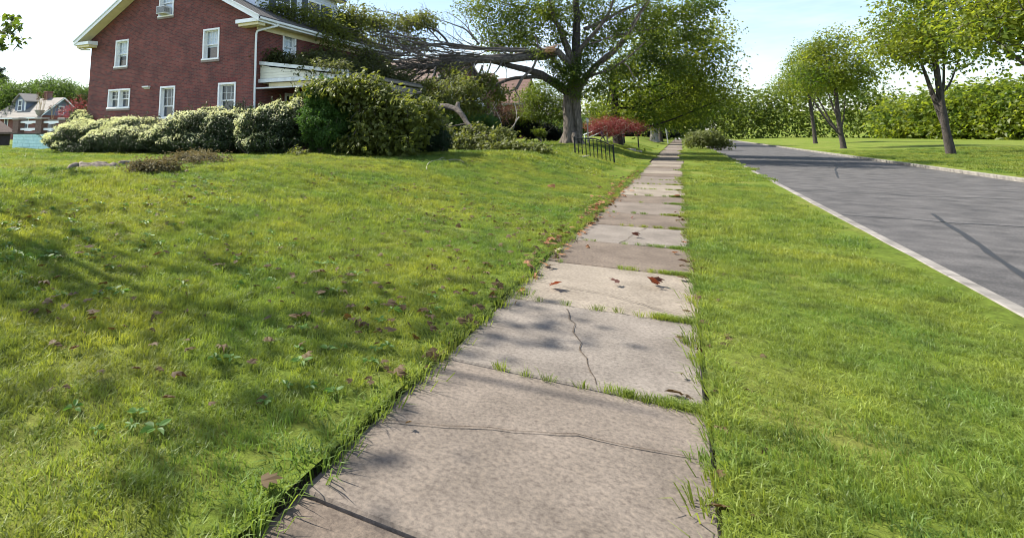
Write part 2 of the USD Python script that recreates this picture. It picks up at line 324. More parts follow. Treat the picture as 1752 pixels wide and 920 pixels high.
concrete('slab_mid', (.105, .088, .072), (.172, .145, .12), (1.4, 1.36, 1.3))
concrete('slab_pale', (.155, .132, .104), (.24, .207, .166), (1.3, 1.28, 1.22))
concrete('slab_grey', (.122, .106, .09), (.198, .174, .148), (1.35, 1.33, 1.3))
concrete('asphalt', (.045, .044, .044), (.105, .10, .097), (1.6, 1.6, 1.6))
# lawn ground: soil and thatch between the blades
mat('lawn_soil', {'g': ('geometry', {}), 'n': ('noise_texture', {'scale': .35, 'detail': 6, 'roughness': .65}), 'r': ('rgb_ramp', {'ramp': [(.30, (.085, .13, .018)), (.5, (.13, .18, .026)), (.7, (.20, .20, .055))]}),
     'n2': ('noise_texture', {'scale': 14., 'detail': 6, 'roughness': .75}), 'r2': ('rgb_ramp', {'ramp': [(.3, (.45, .42, .4)), (.7, (1.3, 1.3, 1.2))]}),
     'm': ('mix_color', {'blend_type': 'multiply', 'fac': 1., 'use_clamp': False}), 'b': ('bump', {'strength': 1., 'distance': .05}), 'p': ('principled_bsdf', {'roughness': .95, 'specular_ior_level': .1})},
    [('g.position', 'n.vector'), ('n.fac', 'r.fac'), ('g.position', 'n2.vector'), ('n2.fac', 'r2.fac'), ('r.color', 'm.a'), ('r2.color', 'm.b'), ('m.result', 'p.base_color'), ('n2.fac', 'b.height'), ('b.normal', 'p.normal')], 'p.BSDF')
leafy('grass_blade', [(0, (.12, .195, .038)), (.45, (.205, .30, .062)), (.8, (.295, .38, .09)), (.93, (.39, .39, .15)), (1, (.50, .40, .21))], .5, .45, patch=[(0, (.25, .28, .05)), (.5, (.39, .37, .12)), (1, (.52, .44, .25))], pscale=.6, pw=.8, mott=3.2)
leafy('weed_leaf', [(0, (.09, .18, .03)), (1, (.21, .30, .06))], .5, .4)
leafy('dry_leaf', [(0, (.08, .05, .018)), (.5, (.15, .092, .034)), (.85, (.30, .19, .08)), (1, (.48, .36, .19))], .7, .25)
leafy('brush_dead', [(0, (.14, .12, .05)), (.4, (.29, .23, .10)), (.75, (.32, .33, .11)), (1, (.48, .28, .16))], .75, .25)
leafy('maple_leaf', [(0, (.06, .10, .018)), (.45, (.155, .205, .036)), (.8, (.26, .295, .055)), (1, (.40, .36, .09))], .42, .52, patch=[(0, (.18, .23, .035)), (.6, (.34, .35, .065)), (1, (.48, .41, .11))], pscale=.35, pw=.7)
leafy('maple_far', [(0, (.07, .12, .018)), (.5, (.17, .24, .035)), (.85, (.28, .33, .055)), (1, (.44, .38, .08))], .45, .66, patch=[(0, (.26, .30, .045)), (1, (.50, .46, .09))], pscale=.30, pw=.75)
leafy('fallen_leaf_green', [(0, (.12, .145, .03)), (.4, (.27, .295, .06)), (.75, (.43, .43, .11)), (.92, (.52, .44, .15)), (1, (.50, .29, .13))], .45, .55, spec=.4)
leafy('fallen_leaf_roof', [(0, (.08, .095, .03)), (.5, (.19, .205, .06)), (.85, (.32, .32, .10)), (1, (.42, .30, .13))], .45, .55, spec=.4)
leafy('hedge_leaf', [(0, (.025, .045, .012)), (.5, (.08, .125, .026)), (.9, (.18, .23, .05)), (1, (.30, .33, .09))], .4, .25, spec=.45)
leafy('blossom', [(0, (.60, .63, .34)), (.5, (.78, .78, .52)), (1, (.90, .89, .74))], .6, .3)
leafy('arborvitae_leaf', [(0, (.06, .13, .025)), (.5, (.18, .30, .055)), (1, (.34, .46, .09))], .5, .40)
leafy('yew_leaf', [(0, (.018, .04, .014)), (.5, (.04, .085, .022)), (1, (.085, .15, .035))], .5, .2)
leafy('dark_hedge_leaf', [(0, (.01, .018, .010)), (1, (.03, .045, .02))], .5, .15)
leafy('red_leaf', [(0, (.22, .06, .05)), (.5, (.44, .13, .11)), (1, (.60, .28, .20))], .5, .4)
leafy('back_leaf', [(0, (.07, .12, .025)), (.5, (.15, .22, .045)), (1, (.28, .31, .08))], .6, .5)
leafy('conifer_leaf', [(0, (.02, .04, .02)), (1, (.06, .09, .035))], .6, .2)
leafy('yellow_leaf', [(0, (.12, .17, .025)), (.5, (.24, .27, .04)), (1, (.40, .35, .07))], .5, .45)
plain('lintel_brick', (.13, .034, .031), .85, .35, 14.)
plain('shutter_paint', (.05, .06, .07), .5, .12, 5.)
plain('cream_white', (.66, .64, .52), .6, .08, 4.)
plain('dark_brick', (.07, .035, .035), .85, .35, 9.)

plain('tar', (.018, .018, .019), .6, .2, 8.)
leafy('russet_leaf', [(0, (.10, .06, .03)), (.5, (.22, .13, .06)), (1, (.36, .24, .09))], .6, .35)
plain('old_fascia', (.20, .18, .15), .8, .25, 6., .4, 25.)

plain('pier_brick', (.14, .085, .065), .9, .35, 9.)
plain('pier_stone', (.30, .27, .235), .9, .2, 8., .4, 30.)

plain('bark_black', (.022, .018, .016), .95, .4, 5., 1., 14., stretch=(2, 2, .6), col2=(.055, .045, .04), dist=.06)
# ------------------------------------------------------------------ ground
WL, WR = -1.63, .02                                        # edges of the pavement
def ground(X, Y, fine=True):
    X = np.asarray(X, float); Y = np.asarray(Y, float); t = np.maximum(WL-X, 0)
    p = .80-.20*smooth(10, 28, -X)-.16*smooth(28, 46, -X)
    p = p-.16*smooth(46, 68, Y)*smooth(-30, -12, X)+.36*smooth(70, 94, Y)*smooth(-40, -14, X)
    w = 9.5-5.5*smooth(7, 25, Y)
    z = .035+(p-.035)*smooth(.12, w, t)
    if fine:
        q = np.stack([X*.45, Y*.45, X*0], -1); z = z+(meshkit.fbm(q, 3, 5)-.5)*.16*smooth(.2, 2.5, t)
        q = np.stack([X*1.7, Y*1.7, X*0+3], -1); z = z+(meshkit.fbm(q, 2, 9)-.5)*.035*smooth(.0, .8, t)
    return np.where(X > WL, .02, z+9*smooth(195, 260, Y))
def sheet(xs, ys, zf):
    X, Y = np.meshgrid(xs, ys, indexing='ij'); Z = zf(X, Y); v = np.stack([X, Y, Z], -1).reshape(-1, 3)
    n = len(ys); i = np.arange(len(xs)-1)[:, None]*n; j = np.arange(n-1)[None]; a = i+j
    return v, np.concatenate([np.stack([a, a+n, a+n+1], -1).reshape(-1, 3), np.stack([a, a+n+1, a+1], -1).reshape(-1, 3)])
xs = WL-np.concatenate([np.arange(0, 3, .12), np.arange(3, 12, .3), np.arange(12, 45, .9), np.arange(45, 171, 9)])
ys = np.concatenate([np.arange(-8, 22, .3), np.arange(22, 60, .8), np.arange(60, 320, 6.)])
part('lawn', sheet(xs, ys, ground), 'lawn_soil', smoothing=True, kind='structure')
part('verge', sheet(np.linspace(WR, 2.42, 7), ys, lambda X, Y: .018+.03*(meshkit.fbm(np.stack([X*.9, Y*.9, X*0], -1), 3, 4))), 'lawn_soil', smoothing=True, kind='structure')
part('soil_bed', bx(WL-.3, WR+.3, -8, 170, -.3, -.035), 'soil', kind='structure')
# pavement: concrete slabs laid one by one
walk = thing('pavement', None, None, kind='structure')
J = [-1.2, .55, 2.3, 4.05, 5.8, 7.62, 9.28, 11.1, 12.85, 14.9, 16.65, 18.5, 20.4]
while J[-1] < 150: J.append(J[-1]+1.85)
tone = ['slab_mid', 'slab_dark', 'slab_mid', 'slab_grey', 'slab_pale', 'slab_dark', 'slab_grey', 'slab_dark', 'slab_mid', 'slab_dark', 'slab_pale', 'slab_pale', 'slab_mid', 'slab_mid', 'slab_dark', 'slab_pale', 'slab_mid']
rg = np.random.default_rng(3)
for i in range(len(J)-1):
    a, b = J[i]+.011, J[i+1]-.011
    s = cbx(WL+rg.uniform(-.02, .03), WR+rg.uniform(-.04, .02), a, b, -.11, 0, .012)
    v = s.vertices.copy(); top = v[:, 2] > -.05
    v[:, 2] += rg.uniform(-.010, .006)+(v[:, 0]+.8)*rg.uniform(-.006, .006)+(v[:, 1]-(a+b)/2)*rg.uniform(-.006, .006)
    part('slab', (v, s.faces), tone[i] if i < len(tone) else ['slab_mid', 'slab_dark', 'slab_pale', 'slab_mid'][rg.integers(4)], walk)
rg = np.random.default_rng(61)
for (x0, y0, x1, y1) in ((-1.55, 6.6, -.2, 6.1), (-.9, 9.3, -.7, 11.0), (-1.6, 13.6, -.5, 14.1), (-.6, 4.1, -.95, 5.7), (-1.6, 3.0, -.02, 3.5), (-1.1, 16.7, -.3, 18.4)):
    n = 16; u = np.linspace(0, 1, n); c = np.stack([x0+(x1-x0)*u, y0+(y1-y0)*u, np.full(n, .0075)], 1); c[:, :2] += np.cumsum(rg.normal(0, .018, (n, 2)), 0); c[:, 0] = np.clip(c[:, 0], WL+.04, WR-.05)
    tt = unit(np.gradient(c, axis=0)); sd = np.stack([-tt[:, 1], tt[:, 0], tt[:, 2]*0], 1)*rg.uniform(.002, .006, (n, 1)); i = np.arange(n-1)
    part('crack', (np.vstack([c+sd, c-sd]), np.concatenate([np.stack([i, i+1, i+1+n], 1), np.stack([i, i+1+n, i+n], 1)])), 'soil', walk)
# kerb, road and the far side of the street
kerb = thing('kerb', None, None, kind='structure')
for i, y in enumerate(np.arange(-6, 160, 3.0)): part('kerb_stone', cbx(2.425, 2.58, y+.01, y+2.99, -.3, .035, .02), 'kerb_concrete', kerb)
part('road', bx(2.58, 10.2, -8, 320, -.3, -.105), 'asphalt', kind='structure')
kerb2 = thing('kerb', None, None, kind='structure')
for y in np.arange(4, 160, 3.0): part('kerb_stone', cbx(10.2, 10.36, y+.01, y+2.99, -.3, .035, .02), 'kerb_concrete', kerb2)
part('far_lawn', sheet(np.concatenate([[10.36, 11, 12], np.arange(14, 200, 9.)]), ys, lambda X, Y: .02+.5*smooth(12, 22, X)+8*smooth(66, 100, X)+9*smooth(195, 260, Y)), 'lawn_soil', smoothing=True, kind='structure')

# ------------------------------------------------------------------ windows
def window(parent, plane, off, u0, u1, z0, z1, mull=1, lites=(3, 2), curtain=None, tone='white_paint', split=.5, screen=False, name='window'):
    """a sash window in the wall plane: 'y' for a wall at y=off seen from -y, 'x' for a wall at x=off seen from +x"""
    def B(a0, a1, c0, c1, d0, d1, ch=.0):
        m = (bx(a0, a1, off+d0, off+d1, c0, c1) if plane == 'y' else bx(off-d0, off-d1, a0, a1, c0, c1)) if not ch else \
            (cbx(a0, a1, off+d0, off+d1, c0, c1, ch) if plane == 'y' else cbx(off-d0, off-d1, a0, a1, c0, c1, ch))
        return m
    t = .095; fr = [B(u0+.002, u0+t, z0+.08, z1-t, -.03, .27, .008), B(u1-t, u1-.002, z0+.08, z1-t, -.03, .27, .008), B(u0+.002, u1-.002, z1-t, z1-.002, -.034, .27, .008)]
    n = mull; iw = (u1-u0-2*t-(n-1)*.12)/n
    for k in range(n-1): a = u0+t+iw*(k+1)+.12*k; fr.append(B(a, a+.12, z0+.08, z1-t-.001, -.02, .27, .008))
    w = part(name, fr, tone, parent)
    part('sill', B(u0-.03, u1+.03, z0-.005, z0+.08, -.075, .27, .012), tone, w)
    for k in range(n):
        a = u0+t+(iw+.12)*k; b = a+iw; za, zb = z0+.08, z1-t; zm = za+(zb-za)*(1-split); s = .048
        for up in (1, 0):
            c0, c1, d0 = (zm-.02, zb, .135) if up else (za, zm+.02, .178)
            part('sash', [B(a+.002, a+s, c0, c1, d0, d0+.04), B(b-s, b-.002, c0, c1, d0, d0+.04), B(a+s, b-s, c0, c0+s, d0, d0+.039), B(a+s, b-s, c1-s, c1, d0, d0+.039)], tone, w)
            qv = [(u, off+d0+.018, z) if plane == 'y' else (off-d0-.018, u, z) for u, z in ((a+s, c0+s), (b-s, c0+s), (b-s, c1-s), (a+s, c1-s))]
            part('pane', (np.array(qv), np.array([[0, 1, 2], [0, 2, 3]])), 'pane', w)
            if up:
                ms = []
                for q in range(1, lites[0]): x = a+s+(b-a-2*s)*q/lites[0]; ms.append(B(x-.007, x+.007, c0+s, c1-s, d0+.002, d0+.032))
                for q in range(1, lites[1]): z = c0+s+(c1-c0-2*s)*q/lites[1]; ms.append(B(a+s, b-s, z-.007, z+.007, d0+.004, d0+.030))
                part('muntin', ms, tone, w)
        if screen: part('fly_screen', B(a+.003, b-.003, za+.003, zb-.003, .236, .240), 'screen_mesh', w)
        if curtain:
            cm, c0, c1 = curtain; k2 = 22; uu = np.linspace(a, b, k2); dd = .252+.012*np.sin(np.arange(k2)*1.9)
            lo, hi = za+(zb-za)*c0, za+(zb-za)*c1
            v = np.array([[u, off+d, z] if plane == 'y' else [off-d, u, z] for z in (lo, hi) for u, d in zip(uu, dd)])
            i = np.arange(k2-1); part('curtain', (v, np.concatenate([np.stack([i, i+1, i+1+k2], 1), np.stack([i, i+1+k2, i+k2], 1)])), cm, w)
    return w
def lintel(parent, plane, off, u0, u1, z, m='brick_gable'):
    """soldier course over an opening, each brick on its own"""
    k = int(round((u1-u0)/.075)); st = (u1-u0)/k; out = []
    for i in range(k):
        a, b = u0+i*st+.004, u0+(i+1)*st-.004; d = -.006-.004*((i*7) % 3)
        out.append(bx(a, b, off+d, off+.05, z+.004, z+.20) if plane == 'y' else bx(off-d, off-.05, a, b, z+.004, z+.20))
    part('lintel', out, 'lintel_brick', parent)

# ------------------------------------------------------------------ the brick house
YG, XF, XB, XR, ZE, SL, YE = 19.5, -16.6, -28.85, -22.725, 6.95, .53, 33.
house = thing('brick_house', 'two storey red brick house with white windows and the broken limb lying on its roof', 'house', (XR, YG, .6))
zr = ZE+SL*(XR-XB)
GW = [(-26.69, -25.60, 5.15, 6.69), (-20.0, -18.9, 5.12, 6.68), (-27.06, -25.23, 2.90, 3.98), (-22.9, -21.79, 2.32, 3.97), (-18.87, -17.74, 2.32, 3.97), (-23.33, -22.2, 7.62, 9.2)]
gable = Polygon([(XB, .2), (XF, .2), (XF, ZE), (XR, zr), (XB, ZE)])
for a, b, c, d in GW: gable = gable.difference(sbox(a, c, b, d))
part('wall', prism_y(gable, YG, YG+.3), 'brick_gable', house)
FW = [(21.5, 22.6, 5.15, 6.62), (29.3, 30.4, 5.15, 6.62), (26.6, 28.4, 1.9, 3.5)]
DOOR = (21.75, 22.95, 1.3, 3.55)
fr = sbox(YG+.3, .2, YE, ZE)
for a, b, c, d in FW+[DOOR]: fr = fr.difference(sbox(a, c, b, d))
part('wall', prism_x(fr, XF-.3, XF), 'brick_front', house)
part('wall', bx(XB, XB+.3, YG+.3, YE, .2, ZE), 'brick_front', house)
part('wall', prism_y(Polygon([(XB, .2), (XF, .2), (XF, ZE), (XR, zr), (XB, ZE)]), YE, YE+.3), 'brick_gable', house)
part('floor', bx(XB+.3, XF-.3, YG+.3, YE, 4.3, 4.5), 'interior', house)
for i, (a, b, c, d) in enumerate(GW):
    lintel(house, 'y', YG, a-.05, b+.05, d)
    part('brick_sill', cbx(a-.06, b+.06, YG-.05, YG+.06, c-.10, c-.008, .012), 'stone_sill', house)
    window(house, 'y', YG, a, b, c, d, mull=2 if i == 2 else 1, lites=(2, 2) if i == 2 else (3, 2), screen=i in (3, 4, 2), split=.62 if i == 3 else .5,
           curtain=('curtain', .42, 1.) if i in (0, 1) else (('curtain', .0, 1.) if i == 5 else None))
part('curtain_lower', [bx(-20.0+.3, -19.15, YG+.243, YG+.248, 5.25, 5.75)], 'curtain_brown', house)
part('curtain_lower', [bx(-26.45, -25.95, YG+.243, YG+.248, 5.25, 5.6)], 'curtain_brown', house)
for a, b, c, d in FW: window(house, 'x', XF, a, b, c, d, curtain=('curtain', .0, 1.) if c > 4 else None, screen=c < 4)
# front door under the porch
dr = part('door', bx(XF-.16, XF-.11, DOOR[0]+.14, DOOR[1]-.14, DOOR[2], DOOR[3]-.14), 'dark_wood', house)
part('handle', bx(XF-.11, XF-.05, DOOR[1]-.26, DOOR[1]-.22, 2.25, 2.36), 'galvanised', dr)
part('door_frame', [bx(XF-.2, XF+.03, DOOR[0]+.002, DOOR[0]+.14, DOOR[2], DOOR[3]-.14), bx(XF-.2, XF+.03, DOOR[1]-.14, DOOR[1]-.002, DOOR[2], DOOR[3]-.14), bx(XF-.2, XF+.035, DOOR[0]+.002, DOOR[1]-.002, DOOR[3]-.14, DOOR[3]-.002)], 'aged_white', house)
# roof: deck, rake boards, soffits, cornice returns, gutters
OL, OR, OY, TH = .72, .62, .62, .20
def slope_poly(side, lift, th, out):
    if side > 0: xa, za = XF+out, ZE-SL*out
    else: xa, za = XB-out, ZE-SL*out
    return Polygon([(XR, zr+lift), (xa, za+lift), (xa, za+lift+th), (XR, zr+lift+th)])
roof = part('roof', [prism_y(slope_poly(1, .05, TH, OR), YG-OY, YE+.7), prism_y(slope_poly(-1, .05, TH, OL), YG-OY, YE+.7)], 'roof_grey', house)
# shingle courses standing proud on the front slope
cs = []
for k in range(34):
    x1 = XF+OR-.02-k*.2; x0 = x1-.22; zt = lambda x: ZE-SL*(x-XF)+.05+TH
    cs.append(prism_y(Polygon([(x0, zt(x0)-.004), (x1, zt(x1)-.004), (x1, zt(x1)+.018), (x0, zt(x0)+.004)]), YG-OY-.02, YE+.72))
part('shingle_course', cs, 'roof_grey', roof)
for sd, o in ((1, OR), (-1, OL)):
    part('soffit', prism_y(slope_poly(sd, .025, .023, o-.05), YG-OY+.03, YG-.002), 'cream_paint', house)
    part('rake_board', prism_y(slope_poly(sd, .0, .20, o+.03), YG-OY-.035, YG-OY-.002), 'white_paint', house)
    part('rake_moulding', prism_y(slope_poly(sd, .205, .07, o+.06), YG-OY-.075, YG-OY-.002), 'aged_white', house)
ze = ZE-SL*OR
part('eave_soffit', bx(XF+.002, XF+OR-.06, YG-.002, YE+.6, ze+.0, ze+.03), 'cream_paint', house)
part('frieze', bx(XF+.002, XF+.05, YG+.02, YE, ze-.26, ze-.002), 'cream_paint', house)
part('fascia', bx(XF+OR-.055, XF+OR-.01, YG-OY, YE+.7, ze-.03, ze+.20), 'white_paint', house)
zl = ZE-SL*OL
part('fascia', bx(XB-OL+.01, XB-OL+.055, YG-OY, YE+.7, zl-.03, zl+.20), 'white_paint', house)
part('eave_soffit', bx(XB-OL+.06, XB-.002, YG-.002, YE+.6, zl, zl+.03), 'cream_paint', house)
gt = [(0, 0), (.10, .02), (.115, .11), (.10, .115), (.09, .035), (.01, .02)]
part('gutter', prism_y(Polygon([(XF+OR-.008+a, ze+.06+b) for a, b in gt]), YG-OY+.03, YE+.7), 'white_paint', house)
for x0, x1, zz_ in ((XF-.75, XF+OR-.05, ze), (XB-OL+.05, XB+.55, zl)):
    part('cornice_return', [hull([(x0, YG-OY+.0, zz_-.02), (x1, YG-OY, zz_-.02), (x0, YG-.003, zz_-.02), (x1, YG-.003, zz_-.02), (x0, YG-OY, zz_+.15), (x1, YG-OY, zz_+.15), (x0, YG-.003, zz_+.22), (x1, YG-.003, zz_+.22)])], 'white_paint', house)
    part('cornice_soffit', bx(x0+.10 if x0 > XR else x0+.05, x1-.05, YG-OY+.10, YG-.004, zz_-.15, zz_-.022), 'cream_paint', house)
def pipe(pts, r=.045): return tube(np.array(pts), r, 8)
part('downspout', [pipe([(XF+OR+.03, YG+.75, ze+.05), (XF+OR+.03, YG+.72, ze-.04), (XF+.22, YG+.10, ze-.28), (XF+.10, YG-.06, ze-.36), (XF+.06, YG-.08, ze-.5), (XF+.06, YG-.08, .9)], .052)], 'white_paint', house)
part('downspout', [pipe([(XB-OL+.05, YG-.35, zl+.02), (XB-OL+.05, YG-.35, zl-.16), (XB-OL+.18, YG-.2, zl-.22), (XB-.06, YG-.05, zl-.24)], .04)], 'aged_white', house)
part('wall_vent', [cbx(-24.15, -23.65, YG-.16, YG, 3.96, 4.03, .01), hull([(-24.12, YG-.14, 3.955), (-23.68, YG-.14, 3.955), (-24.1, YG-.002, 3.88), (-23.7, YG-.002, 3.88), (-24.12, YG-.002, 3.955), (-23.68, YG-.002, 3.955)])], 'aged_white', house)
# dormer of pale boards on the front slope
DX, DA, DB, DT = -18.0, 21.0, 28.72, 9.75
bd = []
for k in range(18):
    z = 7.0+k*.155; bd.append(hull([(DX, DA, z), (DX+.028, DA, z), (DX, DA, z+.16), (DX+.012, DA, z+.16), (DX, DB, z), (DX+.028, DB, z), (DX, DB, z+.16), (DX+.012, DB, z+.16)]))
dm = part('dormer', [bx(DX-4.2, DX, DA+.01, DB-.01, 7.2, DT)], 'white_siding', house)
part('siding', bd, 'white_siding', dm)
for a in (DB-.12, DA-.01): part('corner_board', bx(DX, DX+.045, a, a+.13, 7.4, DT), 'white_paint', dm)
part('dormer_roof', [hull([(DX+.5, DA-.45, DT-.02), (DX+.5, DB+.45, DT-.02), (DX-4.6, DA-.45, DT+.9), (DX-4.6, DB+.45, DT+.9), (DX+.5, DA-.45, DT+.10), (DX+.5, DB+.45, DT+.10), (DX-4.6, DA-.45, DT+1.02), (DX-4.6, DB+.45, DT+1.02)])], 'roof_grey', dm)
part('dormer_soffit', bx(DX+.03, DX+.46, DA-.4, DB+.4, DT-.07, DT-.025), 'cream_paint', dm)
for a, b in ((22.6, 23.9), (25.55, 26.85)):
    f = part('window', [bx(DX+.03, DX+.07, a, a+.09, 7.95, 9.15), bx(DX+.03, DX+.07, b-.09, b, 7.95, 9.15), bx(DX+.03, DX+.07, a, b, 9.15, 9.25), bx(DX+.03, DX+.08, a-.03, b+.03, 7.87, 7.95), bx(DX+.03, DX+.065, a+.09, b-.09, 8.52, 8.57)], 'white_paint', dm)
    part('pane', bx(DX+.032, DX+.040, a+.09, b-.09, 7.95, 9.15), 'screen_mesh', f)
for a in (22.05, 23.92, 25.0, 26.9): part('shutter', [cbx(DX+.032, DX+.07, a, a+.53 if a < 26 else a+1.1, 7.92, 9.2, .01)]+[bx(DX+.07, DX+.082, a+.06, (a+.47 if a < 26 else a+1.04), 8.0+q*.08, 8.045+q*.08) for q in range(14)], 'shutter_paint', dm)
# porch on the street side
PX, PA, PB, PZ0, PZ1, PF = -11.85, 19.78, 27.6, 4.74, 4.06, 1.25
prf = part('porch_roof', prism_y(Polygon([(XF+.002, PZ0), (PX, PZ1), (PX, PZ1+.14), (XF+.002, PZ0+.14)]), PA+.02, PB), 'roof_grey', house)
part('porch_rake', prism_y(Polygon([(XF+.002, PZ0-.0), (PX+.05, PZ1-.0), (PX+.05, PZ1+.155), (XF+.002, PZ0+.155)]), PA-.03, PA+.018), 'aged_white', prf)
part('porch_gable_siding', [prism_y(Polygon([(XF+.02, PZ1+.02+k*.13), (max(XF+.05, PX-.2-(k*.13+.05)/(PZ0-PZ1)*(PX-XF)), PZ1+.02+k*.13), (max(XF+.04, PX-.2-(k*.13+.18)/(PZ0-PZ1)*(PX-XF)), PZ1+.145+k*.13), (XF+.02, PZ1+.145+k*.13)]), PA+.05+.006*(k % 2), PA+.10) for k in range(5)], 'cream_white', house)
part('porch_beam', [bx(XF+.002, PX+.08, PA-.06, PA+.045, PZ1-.17, PZ1-.002)], 'aged_white', house)
part('porch_beam_lower', bx(XF+.5, PX-.25, PA+.10, PA+.32, PZ1-.42, PZ1-.19), 'cream_paint', house)
part('porch_beam', bx(PX-.2, PX, PA+.32, PB-.05, PZ1-.42, PZ1-.14), 'old_fascia', house)
part('porch_gutter', prism_y(Polygon([(PX+.002+a, PZ1-.08+b) for a, b in gt]), PA+.02, PB), 'old_fascia', house)
part('porch_ceiling', bx(XF+.002, PX-.2, PA+.32, PB-.02, PZ1-.19, PZ1-.15), 'cream_paint', house)
part('porch_floor', bx(XF+.002, PX+.1, PA, PB, PF-.15, PF), 'concrete_step', house)
part('porch_base', bx(XF+.002, PX, PA+.04, PB-.04, .2, PF-.152), 'brick_gable', house)
for y in (PA+.3, 23.3, 25.5, PB-.35):
    c = part('porch_column', [tube([(PX-.15, y, PF+.9), (PX-.15, y, PZ1-.43)], [.14, .11], 16)], 'aged_white', house, smoothing=False)
    part('pedestal', cbx(PX-.36, PX+.04, y-.2, y+.2, PF, PF+.9, .015), 'brick_front', c)
part('drain_pipe', pipe([(XF+.06, YG-.0, 3.62), (XF+1.2, YG+.2, 3.63), (XF+2.7, YG+.36, 3.65)], .035), 'white_paint', house)
# air conditioner in the attic window
ac = thing('air_conditioner', 'white window air conditioner in the attic window under the roof peak', 'air conditioner', (-22.76, YG-.1, 7.72))
part('body', cbx(-23.06, -22.46, YG-.42, YG+.1, 7.72, 8.12, .015), 'ac_body', ac)
part('grille', [bx(-23.02+k*.038, -22.995+k*.038, YG-.428, YG-.42, 7.76, 8.08) for k in range(15)], 'ac_grille', ac)
part('side_grille', [bx(-22.46, -22.453, YG-.40+k*.04, YG-.375+k*.04, 7.80, 8.04) for k in range(9)], 'ac_grille', ac)
# ------------------------------------------------------------------ shrubs
def blob(x, y, rx, ry, Y, dep):
    """an ellipsoid of foliage: centre and half sizes read off the photograph at the depth Y"""
    c = at_y(x, y, Y); return (c, (abs(at_y(x+rx, y, Y)[0]-at_y(x-rx, y, Y)[0])/2*.94, dep, abs(at_y(x, y-ry, Y)[2]-at_y(x, y+ry, Y)[2])/2))
def knobbly(pos, d, blobs, amp, freq, seed): return pos+d*((meshkit.fbm(pos*freq, 3, seed)-.5)*2*amp)[:, None]
def above(pos, h=.05): return pos[pos[:, 2] > ground(pos[:, 0], pos[:, 1], False)+h]
def shrub(name, label, cat, blobs, n, look, size, shape='oval', seed=1, amp=.34, freq=1.3, group=None, flowers=0, fdir=(-.55, -.1, .8), stems=10, shell=.22, jit=.7, tipdir=None, twigmat='twig', gaps=.44, shoots=90, shoot=.34, fsize=.066):
    rg = np.random.default_rng(seed)
    p, d, r = blob_points(blobs, int(n*1.5), rg, shell, True); p = knobbly(p, d, blobs, amp, freq, seed); p = knobbly(p, d, blobs, amp*.5, freq*4.2, seed+1)
    hole = meshkit.fbm(p*np.array([3.4, 3.4, 4.4]), 2, seed+3)
    k = (p[:, 2] > ground(p[:, 0], p[:, 1], False)+.04) & ((hole > gaps) | (r < .72)); p, d = p[k][:n], d[k][:n]
    base = np.mean([b[0] for b in blobs], 0); base[2] = float(ground(base[0], base[1], False))
    t = thing(name, label, cat, base, group)
    st = []
    for b in blobs:
        for q in range(max(2, stems//len(blobs))):
            a = np.array([b[0][0]+rg.normal(0, b[1][0]*.25), b[0][1]+rg.normal(0, .2), 0]); a[2] = float(ground(a[0], a[1], False))-.05
            e = np.array(b[0])+rg.normal(0, .45, 3)*np.array(b[1]); e[2] = max(e[2], a[2]+.3); st.append(tube(spline([a, (a+e)/2+rg.normal(0, .1, 3), e], 4), np.linspace(.03, .008, 9), 4))
    lv = [leaves(p, d*.8+np.array([0, 0, .45]), size, rg, shape, jit, tipdir)]
    q, e = blob_points(blobs, shoots*3, rg, .05); q = knobbly(q, e, blobs, amp, freq, seed); q = q+e*.02
    inside = np.zeros(len(q), bool)
    for b in blobs: inside |= (((q-np.array(b[0]))/np.array(b[1]))**2).sum(1) < .6
    kk = ~inside & (q[:, 2] > ground(q[:, 0], q[:, 1], False)+.3); q, e = q[kk][:shoots], e[kk][:shoots]; fl = []
    for a, o in zip(q, e):
        L = shoot*rg.uniform(.35, 1.25); dd = unit(o*.7+np.array([0, 0, .6])+rg.normal(0, .35, 3)); c = np.array([a-dd*.15, a+dd*L*.5, a+dd*L+np.array([0, 0, -.12*L])]); st.append(tube(c, .006, 3, False))
        s = rg.uniform(.1, 1, 15); w = a+dd*(L*s)[:, None]+rg.normal(0, .028, (15, 3)); lv.append(leaves(w, np.array([0, 0, .7]), size, rg, shape, .6, dd, .4)); fl.append(w)
    part('stems', st, twigmat, t, kind='stuff')
    part('foliage', lv, look, t)
    if flowers:
        q, e = blob_points(blobs, flowers*9, rg, .05); q = knobbly(q, e, blobs, amp, freq, seed); q = knobbly(q, e, blobs, amp*.5, freq*4.2, seed+1)
        f = np.array(fdir)/np.linalg.norm(fdir); w = e@f-.07+.62*(meshkit.fbm(q*1.5, 3, seed+7)-.5)*2
        inside = np.zeros(len(q), bool)
        for b in blobs: inside |= (((q-np.array(b[0]))/np.array(b[1]))**2).sum(1) < .62
        m = (w > .18) & ~inside & (q[:, 2] > ground(q[:, 0], q[:, 1], False)+.35) & (meshkit.fbm(q*5.5, 2, seed+9) > .40) & (rg.uniform(0, 1, len(q)) < np.clip((w-.18)*1.9, .05, 1)); q, e = q[m][:flowers], e[m][:flowers]
        part('blossom', leaves(q+e*rg.uniform(.0, .07, (len(q), 1)), e*.6+np.array([-.25, -.1, .5]), fsize, rg, 'petal', .5), 'blossom', t)
    return t
shrub('flowering_shrub', 'wide low shrub smothered in white blossom, leftmost along the gable wall', 'shrub',
      [blob(124, 243, 34, 16, 17.0, 1.2), blob(150, 234, 40, 26, 17.2, 1.5), blob(188, 230, 36, 26, 17.5, 1.6), blob(232, 230, 42, 28, 17.6, 1.5), blob(262, 238, 32, 25, 17.3, 1.3), blob(208, 242, 70, 22, 16.7, 1.2), blob(142, 252, 42, 12, 16.6, 1.1)],
      62000, 'hedge_leaf', .078, seed=11, flowers=14500, group=None)
